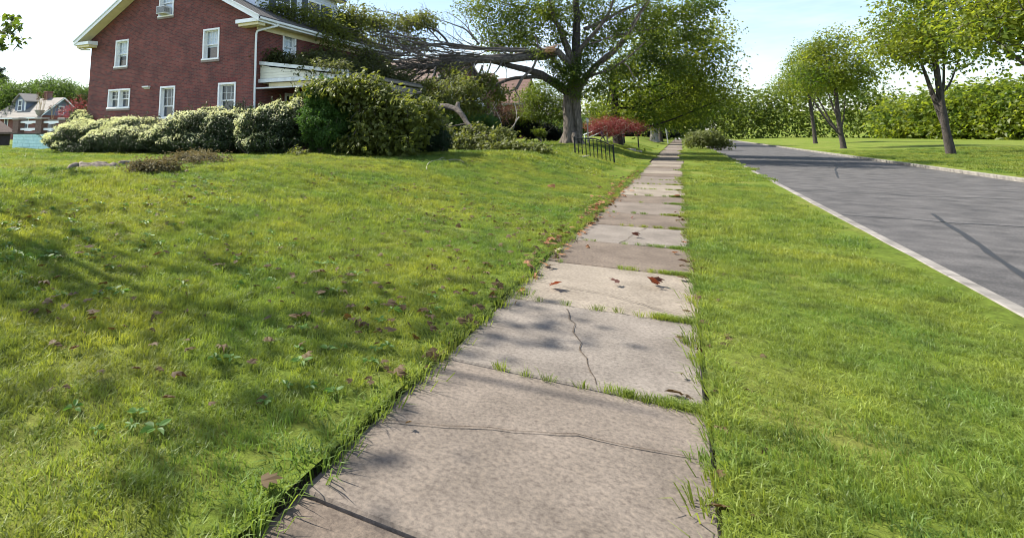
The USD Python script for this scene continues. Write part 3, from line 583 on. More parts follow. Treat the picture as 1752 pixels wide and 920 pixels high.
shrub('flowering_shrub', 'small rounded blossom covered shrub at the left corner of the brick house', 'shrub', [blob(136, 208, 15, 15, 19.6, .7), blob(146, 214, 14, 14, 19.3, .6)], 8000, 'hedge_leaf', .078, seed=12, flowers=6500)
shrub('flowering_shrub', 'large mounded shrub under the lower right gable window with pale blossom along its top', 'shrub',
      [blob(290, 242, 36, 22, 17.0, 1.3), blob(322, 228, 40, 32, 17.3, 1.5), blob(362, 222, 44, 38, 17.5, 1.6), blob(398, 226, 36, 38, 17.4, 1.4), blob(345, 244, 80, 20, 16.8, 1.2)],
      62000, 'hedge_leaf', .078, seed=13, flowers=6000)
shrub('dark_shrub', 'dark evergreen shrub at the foot of the white downspout', 'shrub', [blob(412, 205, 22, 24, 18.4, .7), blob(428, 215, 16, 30, 18.2, .6)], 13000, 'yew_leaf', .06, seed=14)
shrub('flowering_shrub', 'tall shrub with a blossom topped left shoulder in front of the porch corner', 'shrub',
      [blob(452, 222, 36, 36, 17.2, 1.3), blob(480, 214, 34, 38, 17.5, 1.4), blob(508, 216, 26, 42, 17.6, 1.3), blob(470, 244, 54, 20, 16.9, 1.1), blob(436, 240, 24, 18, 16.9, .9)],
      56000, 'hedge_leaf', .078, seed=15, flowers=3800, fdir=(-.8, -.15, .55))
shrub('arborvitae', 'upright bright green arborvitae between the blossoming shrubs and the leafy fallen bough', 'shrub',
      [blob(556, 172, 26, 34, 17.6, .9), blob(552, 205, 30, 42, 17.4, 1.0), blob(572, 215, 30, 48, 17.5, 1.1), blob(545, 225, 20, 36, 17.3, .8), blob(590, 225, 24, 38, 17.6, .9)],
      60000, 'arborvitae_leaf', .085, 'oval', seed=16, amp=.30, freq=1.9, jit=.6, gaps=.45, shoots=170, shoot=.24, tipdir=np.array([0, -.2, .6]))
shrub('yew_bush', 'broad dark green yew bush under the leafy fallen bough, left of the broken log', 'shrub',
      [blob(640, 222, 40, 40, 19.3, 1.2), blob(690, 224, 42, 38, 19.8, 1.3), blob(728, 228, 32, 34, 20.3, 1.2), blob(750, 240, 20, 24, 20.6, .9)],
      62000, 'yew_leaf', .065, 'oval', seed=17, amp=.26, freq=1.8)
shrub('green_shrub', 'bright green shrub behind the broken log on the lawn', 'shrub', [blob(790, 208, 40, 20, 31, 1.4), blob(820, 212, 34, 18, 32, 1.3), blob(768, 200, 22, 20, 31, 1.)], 26000, 'arborvitae_leaf', .085, seed=18)
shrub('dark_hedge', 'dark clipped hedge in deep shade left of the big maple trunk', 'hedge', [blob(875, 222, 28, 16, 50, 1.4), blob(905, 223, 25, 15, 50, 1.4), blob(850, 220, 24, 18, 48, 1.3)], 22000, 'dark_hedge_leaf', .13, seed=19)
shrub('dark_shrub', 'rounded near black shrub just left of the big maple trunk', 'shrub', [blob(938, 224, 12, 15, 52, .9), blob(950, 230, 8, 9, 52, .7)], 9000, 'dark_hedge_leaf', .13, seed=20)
shrub('yellow_shrub', 'small yellow green shrub tuft in front of the dark clipped hedge', 'shrub', [blob(922, 229, 9, 5, 47, .5)], 2200, 'yellow_leaf', .11, seed=21)
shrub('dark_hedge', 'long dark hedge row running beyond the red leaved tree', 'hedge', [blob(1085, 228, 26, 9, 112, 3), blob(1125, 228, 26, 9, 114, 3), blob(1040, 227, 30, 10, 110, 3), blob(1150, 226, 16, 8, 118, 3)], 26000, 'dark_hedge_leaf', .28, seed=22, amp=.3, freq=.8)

# ------------------------------------------------------------------ trees
def wood(parent, name, px, r0, r1, look='bark', seed=0, n=10, per=6, rough=.10, wob=.06, label=None):
    c = line(px) if len(px[0]) == 3 and isinstance(px, list) else np.asarray(px)
    part(name, limb(c, r0, r1, per, n, wob, seed, rough), look, parent, smoothing=True, label=label); return c
maple = thing('maple_tree', 'big old street maple with a double trunk and a torn orange limb stub', 'tree', at_y(980, 249, 40.5))
TY = 40.5
zg = lambda x, y: float(ground(x, y))
b0 = at_y(980, 249, TY)
def trunk_mesh():
    import manifold3d as m3
    def chain(pts, rad):
        hs = []
        for a, b, ra, rb in zip(pts[:-1], pts[1:], rad[:-1], rad[1:]):
            A = m3.Manifold.sphere(ra, 28).translate(tuple(map(float, a))); B = m3.Manifold.sphere(rb, 28).translate(tuple(map(float, b))); hs.append(m3.Manifold.batch_hull([A, B]))
        return m3.Manifold.batch_boolean(hs, m3.OpType.Add)
    left = line([(970, 252, TY-.2), (972, 243, TY-.2), (973, 225, TY-.1), (972, 200, TY), (971, 180, TY), (974, 160, TY), (980, 142, TY)])
    right = line([(988, 252, TY+.2), (987, 243, TY+.2), (987, 225, TY+.2), (986, 200, TY+.2), (985, 175, TY+.1), (985, 155, TY), (984, 135, TY)])
    body = chain(left, [.40, .36, .34, .33, .33, .33, .31])+chain(right, [.43, .39, .36, .34, .34, .34, .33])
    for dx, dy in ((-1.0, -.35), (-.45, -.75), (.35, -.85), (1.0, -.4), (.9, .5), (-.8, .5)):
        q = b0+np.array([dx*.85, dy*.9, 0]); q[2] = zg(q[0], q[1])-.08
        body += chain([b0+np.array([dx*.35, dy*.3, .75]), b0+np.array([dx*.6, dy*.6, .25]), q], [.20, .16, .07])
    m = body.refine_to_length(.14).to_mesh(); v = np.array(m.vert_properties)[:, :3]; f = np.array(m.tri_verts)
    t = trimesh.Trimesh(v, f); trimesh.smoothing.filter_taubin(t, iterations=6)
    nn = t.vertex_normals; d = meshkit.fbm(t.vertices*np.array([3.2, 3.2, .9]), 4, 3)-.5
    t.vertices = t.vertices+nn*(d*.22)[:, None]; return t
part('trunk', trunk_mesh(), 'bark', maple, smoothing=True)
LIMB = {
 'leader': ([(984, 140, TY), (986, 110, TY), (986, 80, TY), (987, 50, TY), (986, 20, TY), (985, -20, TY), (983, -70, TY)], .36, .10),
 'left_leader': ([(983, 125, TY), (976, 100, TY-.3), (968, 75, TY-.6), (955, 45, TY-1), (945, 20, TY-1.5), (935, -20, TY-2)], .30, .06),
 'right5': ([(1010, 122, TY-.3), (1030, 100, TY-1.2), (1052, 82, TY-1.8), (1080, 52, TY-2.4), (1098, 22, TY-2.6), (1118, -8, TY-2.8)], .09, .02),
 'right6': ([(1012, 75, TY-.8), (1050, 62, TY-1.4), (1085, 55, TY-1.8), (1125, 48, TY-2.2)], .07, .012),
 'right7': ([(1040, 28, TY-1.8), (1062, 22, TY-2), (1090, 8, TY-2.2), (1120, -5, TY-2.4)], .05, .012),
 'right1': ([(988, 155, TY), (1003, 132, TY-.2), (1020, 112, TY-.6), (1045, 92, TY-1), (1068, 68, TY-1.4), (1085, 40, TY-1.8), (1100, 15, TY-2), (1118, -15, TY-2)], .24, .04),
 'right2': ([(985, 95, TY), (1000, 75, TY-.6), (1025, 48, TY-1.2), (1040, 25, TY-1.6), (1050, 0, TY-2), (1056, -25, TY-2.2)], .15, .04),
 'right3': ([(992, 140, TY), (1012, 130, TY-.8), (1040, 121, TY-1.6), (1062, 108, TY-2.2), (1082, 92, TY-2.8), (1104, 72, TY-3.2)], .11, .03),
 'right4': ([(1000, 50, TY), (1030, 38, TY+.8), (1060, 20, TY+1.4), (1095, 5, TY+2), (1130, -10, TY+2)], .14, .04),
 'droop': ([(1066, 107, TY-2.3), (1076, 116, TY-2.6), (1084, 132, TY-2.8), (1094, 150, TY-3)], .05, .012),
 'left_low': ([(976, 160, TY), (950, 143, TY-.6), (930, 130, TY-1.2), (905, 121, TY-1.8), (880, 115, TY-2.4), (850, 108, TY-3), (832, 103, TY-3.4)], .34, .10),
 'left_hook': ([(930, 133, TY-1.2), (905, 132, TY-1.8), (880, 134, TY-2.4), (858, 141, TY-3), (840, 150, TY-3.6), (828, 166, TY-4.2), (808, 184, TY-5), (775, 196, TY-6)], .15, .03),
 'left_up': ([(884, 152, TY-3.4), (893, 135, TY-2.8), (910, 118, TY-2.4), (918, 100, TY-2), (921, 82, TY-1.6), (916, 60, TY-1.2)], .10, .04),
 'left_up_tail': ([(884, 152, TY-3.4), (868, 158, TY-3.9), (852, 168, TY-4.3), (838, 190, TY-5), (825, 205, TY-5.6)], .07, .015),
 'hang': ([(881, 150, TY-3.4), (884, 160, TY-3.5), (889, 170, TY-3.6), (886, 190, TY-3.8)], .05, .012),
 'back_left': ([(972, 130, TY), (955, 112, TY+1), (940, 95, TY+1.5), (915, 78, TY+2), (880, 75, TY+2.4), (850, 80, TY+2.6)], .16, .04),
 'top_left': ([(970, 60, TY), (940, 30, TY+1), (905, 15, TY+1.8), (870, 8, TY+2.4), (835, -5, TY+3)], .14, .03),
 'stub': ([(981, 122, TY), (972, 108, TY-.5), (961, 96, TY-1.0), (951, 85, TY-1.4)], .27, .19),
}
curves = []; r0s = []; r1s = []
for i, (nm, (px, a, b)) in enumerate(LIMB.items()):
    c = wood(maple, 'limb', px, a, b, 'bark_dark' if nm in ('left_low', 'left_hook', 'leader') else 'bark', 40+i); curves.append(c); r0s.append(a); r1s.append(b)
# torn wood where the limb broke away
tv = []
e = at_y(949, 83, TY-1.5)
rg = np.random.default_rng(5)
for k in range(16):
    o = rg.normal(0, .13, 3); tv.append(hull([e+o+rg.normal(0, .05, 3) for _ in range(4)]+[e+o*1.3+np.array([-.35-rg.uniform(0, .55), -.1, rg.uniform(-.1, .25)])]))
part('torn_wood', tv, 'split_wood', maple)
rg = np.random.default_rng(21)
CB = [blob(855, 45, 52, 30, 41, 2.4), blob(815, 10, 40, 18, 41.5, 2.2), blob(890, 20, 55, 25, 41.5, 2.6), blob(905, 62, 42, 26, 40.5, 2.2), blob(940, 25, 40, 30, 39.5, 2.2), blob(850, 75, 36, 18, 42, 1.6),
      blob(1000, 20, 45, 28, 42.5, 1.8), blob(1050, 40, 45, 30, 43, 2.), blob(1105, 35, 50, 34, 42.5, 2.2), blob(1020, 75, 34, 26, 42.5, 2.), blob(1150, 20, 48, 24, 42.5, 2.4), blob(1185, 50, 36, 26, 42.5, 2.), blob(1110, 85, 46, 26, 43, 1.8), blob(1060, 118, 36, 20, 43, 1.4), blob(1150, 110, 36, 22, 43, 1.5), blob(1030, 150, 26, 14, 42.5, 1.), blob(1200, 5, 40, 20, 42, 2.2), blob(880, -25, 90, 24, 41, 3), blob(1010, -40, 110, 30, 40, 3.2)]
YB = [blob(958, 62, 16, 12, 39.6, .7), blob(960, 115, 20, 26, 39.3, .8), blob(985, 128, 24, 22, 39.4, .8), blob(940, 108, 12, 10, 39.2, .5), blob(1000, 105, 22, 20, 39.6, .8), blob(962, 145, 18, 14, 39.4, .5), blob(918, 92, 14, 9, 38.8, .6), blob(990, 158, 18, 12, 39.4, .5)]
nd, nr = nodes_of(curves, r0s, r1s)
ca, _ = blob_points(CB, 900, rg, .5); cb, _ = blob_points(YB, 190, rg, .5)
cr = [spline(c, 6) for c, k in zip(curves, LIMB) if k.startswith(('right', 'top', 'left_leader', 'back', 'leader'))]
cr = np.vstack([c[len(c)//3:] for c in cr]); cr = cr[rg.integers(0, len(cr), 170)]+rg.normal(0, .38, (170, 3)); cb = np.vstack([cb, cr])
tw = grow(nd, nr, np.vstack([ca, cb]), rg, .012)
part('twigs', tw, 'bark', maple, kind='stuff')
part('crown', join([clumps(ca, 28, .38, .205, rng=rg, shape='diamond'), clumps(cb, 26, .24, .15, rng=rg, shape='diamond')]), 'maple_leaf', maple)

def simple_tree(name, label, cat, X, Y, h, rt, blobs, nclump, per, spread, size, look, bark='bark_dark', seed=1, group=None, lean=(0, 0), nlimb=7, shape='diamond', flare=1.5, zb=None, lr=(.3, .5)):
    rg = np.random.default_rng(seed); z0 = float(ground(X, Y, False)) if zb is None else zb
    t = thing(name, label, cat, (X, Y, z0), group)
    top = np.array([X+lean[0], Y+lean[1], z0+h*.55]); base = np.array([X, Y, z0-.1])
    c = spline([base, base+(top-base)*.06, base*.65+top*.35+rg.normal(0, .06, 3), top], 5); rr = np.interp(np.linspace(0, 1, len(c)), [0, .08, .3, 1], [rt*flare, rt*1.1, rt*.92, rt*.55])
    v, f = tube(c, rr, 14); d = meshkit.fbm(v*np.array([3, 3, .8])/max(rt, .2)*.4, 3, seed)-.5; cc = np.vstack([np.repeat(c, 14, 0), c[:1], c[-1:]])
    part('trunk', (cc+(v-cc)*(1+.35*d)[:, None], f), bark, t, smoothing=True)
    cs, a0, a1 = [c], [rt], [rt*.5]
    idx = rg.permutation(len(blobs))
    for k in range(nlimb):
        b = blobs[idx[k % len(blobs)]]; s = c[int(len(c)*rg.uniform(.5, .98))]; e = np.array(b[0])+rg.normal(0, .35, 3)*np.array(b[1])
        q = np.array([s, s*.6+e*.4+np.array([0, 0, -.04*h]), e]); r = rt*rg.uniform(*lr)
        part('limb', limb(q, r, r*.15, 5, 7, .08, seed+k), bark, t, smoothing=True); cs.append(q); a0.append(r); a1.append(r*.15)
    n_, r_ = nodes_of(cs, a0, a1)
    tg, _ = blob_points(blobs, nclump, rg, .40)
    part('twigs', grow(n_, r_, tg, rg, max(.012, size*.09), sides=3), bark, t, kind='stuff')
    part('crown', clumps(tg, per, spread, size, rng=rg, shape=shape), look, t)
    return t
# the row of street trees behind the maple
simple_tree('street_tree', 'leafy street tree with a dark flared trunk behind the red leaved tree', 'tree', *at_y(1058, 245.5, 50)[:2], 12, .42,
    [blob(1060, 130, 55, 40, 49, 2.8), blob(1110, 105, 62, 50, 49, 3.2), blob(1155, 85, 55, 45, 49, 3.2), blob(1175, 150, 48, 42, 50, 3.2), blob(1090, 165, 55, 26, 50, 2.8), blob(1020, 160, 34, 26, 51, 2.4), blob(1052, 190, 38, 13, 49, 1.6), blob(1105, 192, 34, 13, 49, 1.8), blob(1205, 60, 45, 40, 49, 3.2), blob(1215, 120, 48, 50, 50, 3.2), blob(1130, 50, 50, 30, 49, 2.8), blob(1150, 180, 44, 20, 51, 2.4), blob(1235, 165, 30, 30, 51, 2.4)],
    500, 38, .64, .22, 'maple_far', 'bark_black', seed=31, nlimb=12, flare=1.75, lr=(.16, .30))
simple_tree('street_tree', 'street tree with a thick pale grey trunk beside the far end of the pavement', 'tree', *at_y(1120, 235.5, 92)[:2], 15, .62,
    [blob(1120, 170, 42, 26, 92, 4), blob(1155, 150, 40, 40, 92, 4.5), blob(1095, 185, 36, 16, 92, 3.5), blob(1165, 188, 30, 16, 92, 4), blob(1190, 160, 34, 36, 92, 4), blob(1130, 195, 30, 14, 91, 3)],
    700, 44, .75, .32, 'maple_far', 'bark_pale', seed=32, lean=(-.5, 0))
simple_tree('street_tree', 'slim dark street tree just right of the pale grey trunk', 'tree', *at_y(1130, 234, 104)[:2], 15, .35,
    [blob(1150, 185, 30, 22, 104, 4), blob(1165, 200, 24, 14, 106, 4), blob(1185, 180, 26, 26, 106, 4), blob(1140, 160, 34, 26, 108, 4)], 500, 44, .8, .34, 'maple_leaf', seed=33)
simple_tree('street_tree', 'distant street tree closing the far end of the pavement', 'tree', -4, 150, 16, .45,
    [blob(1150, 195, 26, 22, 150, 6), blob(1172, 200, 20, 20, 150, 6), blob(1130, 200, 24, 18, 152, 6), blob(1165, 215, 22, 9, 152, 5)], 500, 40, 1.1, .46, 'maple_leaf', seed=34)
simple_tree('small_tree', 'yellowing small tree behind the double trunk, above the dark clipped hedge', 'tree', *at_y(925, 236, 50)[:2], 6, .10,
    [blob(910, 170, 30, 18, 50, 1.6), blob(945, 175, 26, 18, 51, 1.6), blob(900, 195, 34, 12, 49, 1.5), blob(880, 198, 22, 9, 48.5, 1.2), blob(935, 195, 28, 12, 50, 1.4), blob(925, 152, 24, 14, 51, 1.4), blob(962, 190, 16, 14, 50, 1.2), blob(1012, 190, 16, 12, 52, 1.2)],
    340, 30, .34, .17, 'yellow_leaf', 'pole_wood', seed=35)
simple_tree('russet_tree', 'small half bare russet tree below the curved branch in front of the far houses', 'tree', *at_y(850, 226, 47)[:2], 4.5, .09,
    [blob(840, 178, 26, 12, 47, 1.3), blob(866, 186, 22, 14, 47, 1.2), blob(815, 190, 22, 12, 46, 1.2), blob(845, 200, 40, 10, 46, 1.3), blob(828, 165, 14, 10, 47, 1.)], 150, 20, .36, .14, 'russet_leaf', 'twig', seed=135)
simple_tree('russet_tree', 'thin dark twiggy tree against the front of the brick neighbour house', 'tree', *at_y(765, 226, 40)[:2], 5, .09,
    [blob(765, 150, 22, 22, 40, 1.2), blob(745, 175, 22, 18, 39, 1.1), blob(785, 175, 20, 16, 40, 1.1), blob(720, 165, 20, 18, 39, 1.1)], 130, 20, .34, .14, 'fallen_leaf_roof', 'bark_dark', seed=136)
# the red leaved maple
simple_tree('red_maple', 'low spreading red leaved ornamental maple behind the iron railing', 'tree', *at_y(1041, 244, 47)[:2], 2.6, .07,
    [blob(1022, 212, 24, 11, 47, 1.1), blob(1050, 209, 26, 12, 47, 1.2), blob(1080, 214, 26, 9, 47, 1.1), blob(1055, 222, 26, 7, 46.7, 1.), blob(1018, 220, 14, 7, 47, .8), blob(1094, 219, 15, 6, 47, .7)],
    270, 26, .21, .09, 'red_leaf', 'twig_pale', seed=36, flare=1.2)
# trees behind the left of the lawn
simple_tree('broad_tree', 'broad round crowned green tree behind the blue gabled house', 'tree', *at_y(95, 222, 75)[:2], 12, .4,
    [blob(92, 152, 30, 20, 75, 5), blob(118, 158, 24, 18, 75, 5), blob(72, 162, 22, 18, 75, 4), blob(140, 165, 20, 18, 76, 4), blob(100, 172, 44, 14, 75, 4), blob(155, 170, 16, 18, 78, 4)], 520, 40, .95, .40, 'back_leaf', seed=37, zb=.4)
simple_tree('broad_tree', 'pale sunlit tree at the left edge behind the blue gabled house', 'tree', *at_y(25, 222, 60)[:2], 11, .4,
    [blob(35, 158, 22, 16, 60, 4), blob(10, 165, 22, 24, 60, 4), blob(-20, 160, 30, 30, 60, 4), blob(30, 178, 30, 14, 60, 4), blob(-5, 190, 24, 16, 60, 4), blob(55, 172, 16, 12, 62, 3)], 480, 40, .95, .40, 'back_leaf', seed=38, zb=.4)
simple_tree('red_bush_tree', 'small red leaved tree between the blue house and the brick gable wall', 'tree', *at_y(128, 224, 33)[:2], 5, .08,
    [blob(135, 178, 16, 12, 33, 1.4), blob(122, 192, 16, 9, 33, 1.4), blob(112, 200, 12, 6, 33, 1.2), blob(145, 192, 12, 12, 34, 1.2), blob(128, 204, 20, 6, 33, 1.2)], 90, 24, .32, .13, 'red_leaf', seed=39, zb=.45)
con = thing('conifer', 'dark ragged conifer top at the far left edge', 'tree', (*at_y(-4, 222, 70)[:2], .4))
cb0 = at_y(-4, 222, 70); ct = at_y(2, 118, 70)
part('trunk', limb(np.array([[cb0[0], cb0[1], .3], (cb0+ct)/2, ct]), .35, .03), 'bark_dark', con, smoothing=True)
rg = np.random.default_rng(8); bs, tg = [], []
for k in range(70):
    s = rg.uniform(.3, 1); a = rg.uniform(0, 6.28); o = cb0+(ct-cb0)*s; L = (1.05-s)*6.5*rg.uniform(.6, 1.1)+.3; e = o+np.array([math.cos(a)*L, math.sin(a)*L, -.1*L+.2]); bs.append(tube(np.array([o, (o+e)/2+[0, 0, .15*L], e]), np.array([.07, .05, .02]), 4))
    for q in np.linspace(.25, 1, 7): tg.append(o+(e-o)*q+rg.normal(0, .12, 3))
part('boughs', bs, 'bark_dark', con, kind='stuff'); part('needles', clumps(np.array(tg), 22, .38, .34, rng=rg, shape='diamond', flat=.4), 'conifer_leaf', con)
# the maple whose bough hangs into the left of the picture and dapples the near lawn
near = simple_tree('overhanging_maple', 'maple standing left of the view whose leafy bough hangs in at the top left', 'tree', -15.5, 3.2, 12, .30,
    [((-13.2, 4.3, 9.0), (2.6, 2.2, 1.5)), ((-15.5, 3.6, 10.5), (3.0, 2.6, 1.8)), ((-12.0, 2.4, 8.6), (2.4, 1.8, 1.4)), ((-16, 1.5, 9), (2.6, 2.2, 2.)), ((-11.2, 5.0, 10.2), (2.2, 1.6, 1.2))], 58, 24, .36, .15, 'maple_leaf', 'bark', seed=51, zb=.6, shape='maple')
bc = [np.array([-14.6, 4.6, 6.6]), np.array([-14.2, 5.6, 5.6]), at_y(-40, 40, 6.8), at_y(-5, 52, 7.0), at_y(26, 60, 7.1)]
part('limb', limb(np.array(bc), .032, .006, 6, 6), 'bark', near, smoothing=True)
rg = np.random.default_rng(52)
tips = [at_y(x, y, 7.0+rg.uniform(-.3, .3)) for x, y in ((4, 28), (12, 26), (18, 32), (8, 36), (24, 38), (20, 42), (36, 45), (30, 43), (10, 46), (3, 52), (14, 58), (22, 56), (30, 68), (36, 66), (24, 62), (28, 78), (8, 78), (3, 72), (6, 84), (-8, 40), (-14, 60), (-20, 30), (-25, 75))]
lv = [leaves(t+rg.normal(0, .05, (4, 3)), np.array([-.2, -.5, .6]), .17, rg, 'maple', .5, np.array([.3, 0, -.6])) for t in tips]
part('bough_leaves', lv, 'maple_leaf', near); part('bough_twigs', grow(spline(np.array(bc), 8), np.full(33, .015), np.array(tips), rg, .006), 'bark', near, kind='stuff')
def on_ground(x, y, up=.03):
    Y = 8.
    d = ray(x, y)
    s = np.linspace(2, 120, 4000); P_ = CAM+d*s[:, None]; k = np.argmax(P_[:, 2] < ground(P_[:, 0], P_[:, 1])+.0); q = P_[k].copy(); q[2] = float(ground(q[0], q[1]))+up; return q
# ------------------------------------------------------------------ the broken limb on the roof
fall = thing('fallen_limb', 'huge broken maple limb stretching from the torn stub across to the house roof', 'fallen limb', at_y(800, 100, 35.5))
FL = [
 ([(946, 92, 40.2), (930, 95, 39.6), (900, 97, 38.6), (850, 101, 37), (800, 105, 35.5), (760, 110, 34), (720, 115, 32.5), (690, 117, 31.5), (650, 114, 30.2), (610, 103, 29), (575, 92, 28)], .37, .04),
 ([(938, 86, 39.8), (905, 88, 38.6), (850, 86, 37), (800, 82, 35.5), (765, 76, 34), (730, 78, 33), (690, 92, 31.6), (645, 88, 30), (600, 78, 28.5), (565, 70, 27.5)], .13, .02),
 ([(880, 95, 38), (840, 96, 36.7), (790, 99, 35), (745, 100, 33.6), (700, 86, 32), (650, 76, 30.5), (600, 62, 29), (560, 45, 28)], .11, .02),
 ([(900, 84, 38.6), (862, 83, 37.4), (820, 82, 36), (785, 80, 35), (760, 76, 34), (745, 62, 33.6), (733, 50, 33.2), (718, 44, 32.8), (700, 40, 32)], .085, .015),
 ([(770, 80, 34.4), (758, 62, 34), (740, 50, 33.6), (715, 44, 33), (690, 30, 32.4), (665, 22, 32), (640, 15, 31.6)], .08, .015),
 ([(820, 76, 36), (808, 62, 36), (795, 50, 36), (775, 42, 35.6), (752, 34, 35.2), (730, 28, 35)], .07, .010),
 ([(812, 66, 36), (800, 48, 36.2), (788, 36, 36.3), (774, 26, 36.4), (762, 20, 36.5)], .04, .007),
 ([(803, 55, 36.1), (800, 40, 36.4), (790, 24, 36.8), (776, 10, 37)], .03, .006),
 ([(828, 72, 36.5), (815, 50, 36.8), (806, 35, 37), (797, 22, 37)], .03, .006),
 ([(800, 108, 35.6), (780, 118, 35), (758, 132, 34.2), (735, 148, 33.5), (710, 152, 33)], .12, .02),
 ([(800, 112, 35.7), (785, 126, 35.2), (765, 134, 34.6), (745, 135, 34), (715, 142, 33)], .10, .02),
 ([(826, 112, 36.4), (820, 125, 36.4), (810, 140, 36.3), (805, 155, 36.2), (790, 168, 36)], .06, .012),
 ([(824, 112, 36.4), (828, 128, 36.5), (830, 142, 36.6), (826, 152, 36.6)], .04, .008),
 ([(770, 112, 34.2), (745, 122, 33.6), (730, 124, 33), (700, 132, 32.2), (668, 140, 31.5)], .12, .015),
 ([(720, 114, 32.6), (690, 108, 31.6), (650, 100, 30.3), (610, 92, 29), (590, 84, 28.4)], .09, .012),
 ([(690, 116, 31.6), (672, 104, 30.8), (655, 95, 30), (630, 88, 29), (598, 82, 28), (585, 96, 27.6)], .07, .010),
 ([(700, 117, 31.8), (660, 122, 30.6), (630, 116, 29.6), (600, 108, 28.6), (575, 104, 27.8)], .06, .010),
 ([(650, 114, 30.2), (668, 128, 29.6), (685, 142, 29), (698, 152, 28.6)], .035, .008),
 ([(662, 122, 29.9), (667, 133, 29.6), (670, 141, 29.4)], .02, .006),
 ([(640, 108, 30), (600, 94, 28.6), (560, 82, 27.2), (530, 76, 26)], .06, .010),
 ([(700, 90, 32), (680, 70, 31.4), (662, 52, 31), (640, 38, 30.6), (618, 28, 30.2)], .06, .010),
 ([(740, 90, 33.6), (715, 72, 33), (690, 62, 32.4), (660, 56, 31.6), (635, 54, 31)], .07, .010),
 ([(612, 100, 29), (600, 90, 28.7), (590, 86, 28.4), (586, 92, 28.2), (592, 100, 28.2)], .03, .008),
 ([(840, 108, 36.4), (834, 135, 36.2), (842, 172, 36)], .035, .008), ([(780, 112, 34.4), (774, 140, 34), (783, 172, 33.6)], .04, .008), ([(862, 104, 37.2), (867, 128, 37.1), (858, 152, 37)], .03, .007), ([(735, 120, 32.8), (728, 150, 32), (736, 182, 31)], .04, .008), ([(815, 110, 36), (800, 130, 35.6), (812, 160, 35.2)], .035, .007), ([(700, 120, 31.6), (690, 140, 30.8), (700, 160, 30)], .035, .007),
]
fc, fa, fb = [], [], []
for i, (px, a, b) in enumerate(FL):
    c = wood(fall, 'branch', px, a, b, 'bark_fallen', 80+i, n=9); fc.append(c); fa.append(a); fb.append(b)
rg = np.random.default_rng(6); e = at_y(934, 88, 39.4); tv = []
for k in range(18):
    o = rg.normal(0, .10, 3); tv.append(hull([e+o+rg.normal(0, .035, 3) for _ in range(4)]+[e+o*.9+np.array([.35+rg.uniform(0, .5), .1, rg.uniform(-.15, .15)])]))
part('torn_wood', tv, 'split_wood', fall)
FB = [blob(470, 14, 30, 10, 21.9, .8), blob(512, 18, 34, 14, 22.6, .9), blob(548, 30, 30, 18, 24, 1.), blob(600, 22, 32, 20, 27.5, 1.4), blob(580, 52, 26, 16, 26, 1.2), blob(640, 36, 28, 20, 31.5, 1.2), blob(690, 38, 40, 18, 33, 1.3),
      blob(725, 30, 22, 13, 33, 1.3), blob(665, 66, 44, 11, 32.4, 1.2), blob(610, 72, 34, 14, 29.8, 1.), blob(710, 74, 30, 8, 33.6, 1.), blob(565, 82, 30, 12, 26.6, 1.1), blob(604, 40, 20, 22, 28, 1.2), blob(556, 64, 20, 8, 23.8, .4), blob(590, 72, 22, 8, 25.4, .4), blob(625, 80, 20, 8, 27, .4)]
PBL = [blob(462, 96, 22, 9, 20.6, .6), blob(520, 112, 30, 5, 20.2, .5), blob(560, 122, 26, 6, 20., .5), blob(585, 122, 16, 8, 19.9, .5), blob(470, 100, 26, 8, 20.9, .8), blob(505, 102, 32, 9, 21.3, .9), blob(545, 104, 34, 12, 22.3, 1.), blob(588, 112, 32, 13, 24, 1.1), blob(635, 122, 34, 12, 26.4, 1.1), blob(680, 134, 26, 9, 28, 1.1), blob(560, 96, 24, 12, 24, 1.), blob(620, 104, 40, 10, 27, 1.2)]
rg2 = np.random.default_rng(66)
fan = []
for k in range(24):
    u = rg2.uniform(0, 1); x0 = rg2.uniform(720, 860); y0 = np.interp(x0, [720, 800, 860], [104, 98, 94])+rg2.normal(0, 7); Y0 = np.interp(x0, [720, 860], [31.6, 36.4])-.4
    x1 = rg2.uniform(545, 690); y1 = rg2.uniform(36, 150); Y1 = np.interp(x1, [545, 690], [24.2, 29.4])+rg2.normal(0, .5); m = []
    for t in (0, .3, .6, 1): m.append(at_y(x0+(x1-x0)*t, y0+(y1-y0)*t**1.5+rg2.normal(0, 3)*(t > 0), Y0+(Y1-Y0)*t))
    fan.append(np.array(m)); q = rg2.uniform(.022, .06); part('bare_branch', limb(fan[-1], q, .008, 5, 5, .45, 300+k), 'bark_fallen', fall, smoothing=True)
for k in range(20):
    x0 = rg2.uniform(690, 850); y0 = np.interp(x0, [690, 850], [117, 103]); Y0 = np.interp(x0, [690, 860], [31.2, 36.6])-.3; dx = rg2.uniform(-75, 15); dy = rg2.uniform(22, 70)
    m = np.array([at_y(x0+dx*t+rg2.normal(0, 2), y0+dy*t**1.2+rg2.normal(0, 2), Y0-2.6*t) for t in (0, .35, .7, 1)]); fan.append(m)
    part('bare_branch', limb(m, rg2.uniform(.02, .04), .007, 5, 5, .12, 340+k), 'bark_fallen', fall, smoothing=True)
for k, px in enumerate(([(862, 150, 36), (848, 180, 35.4), (832, 200, 35), (818, 209, 34.6)], [(846, 184, 35.3), (856, 205, 35), (860, 221, 34.8)], [(888, 200, 36), (878, 216, 35.6), (867, 227, 35)], [(880, 176, 36), (884, 196, 35.8), (878, 222, 35.2)], [(765, 170, 33), (742, 172, 32), (722, 186, 31)], [(790, 165, 34), (800, 190, 33), (796, 214, 32)])):
    c = line(px); fan.append(c); part('bare_branch', limb(c, .035, .008, 5, 5, .3, 380+k), 'twig_pale', fall, smoothing=True)
s3, q3 = side_branches(fan, [(.045, .01)]*len(fan), rg2, 1.2, .45, (.35, 1.1), 2.6, .5, .4, r_min=.010)
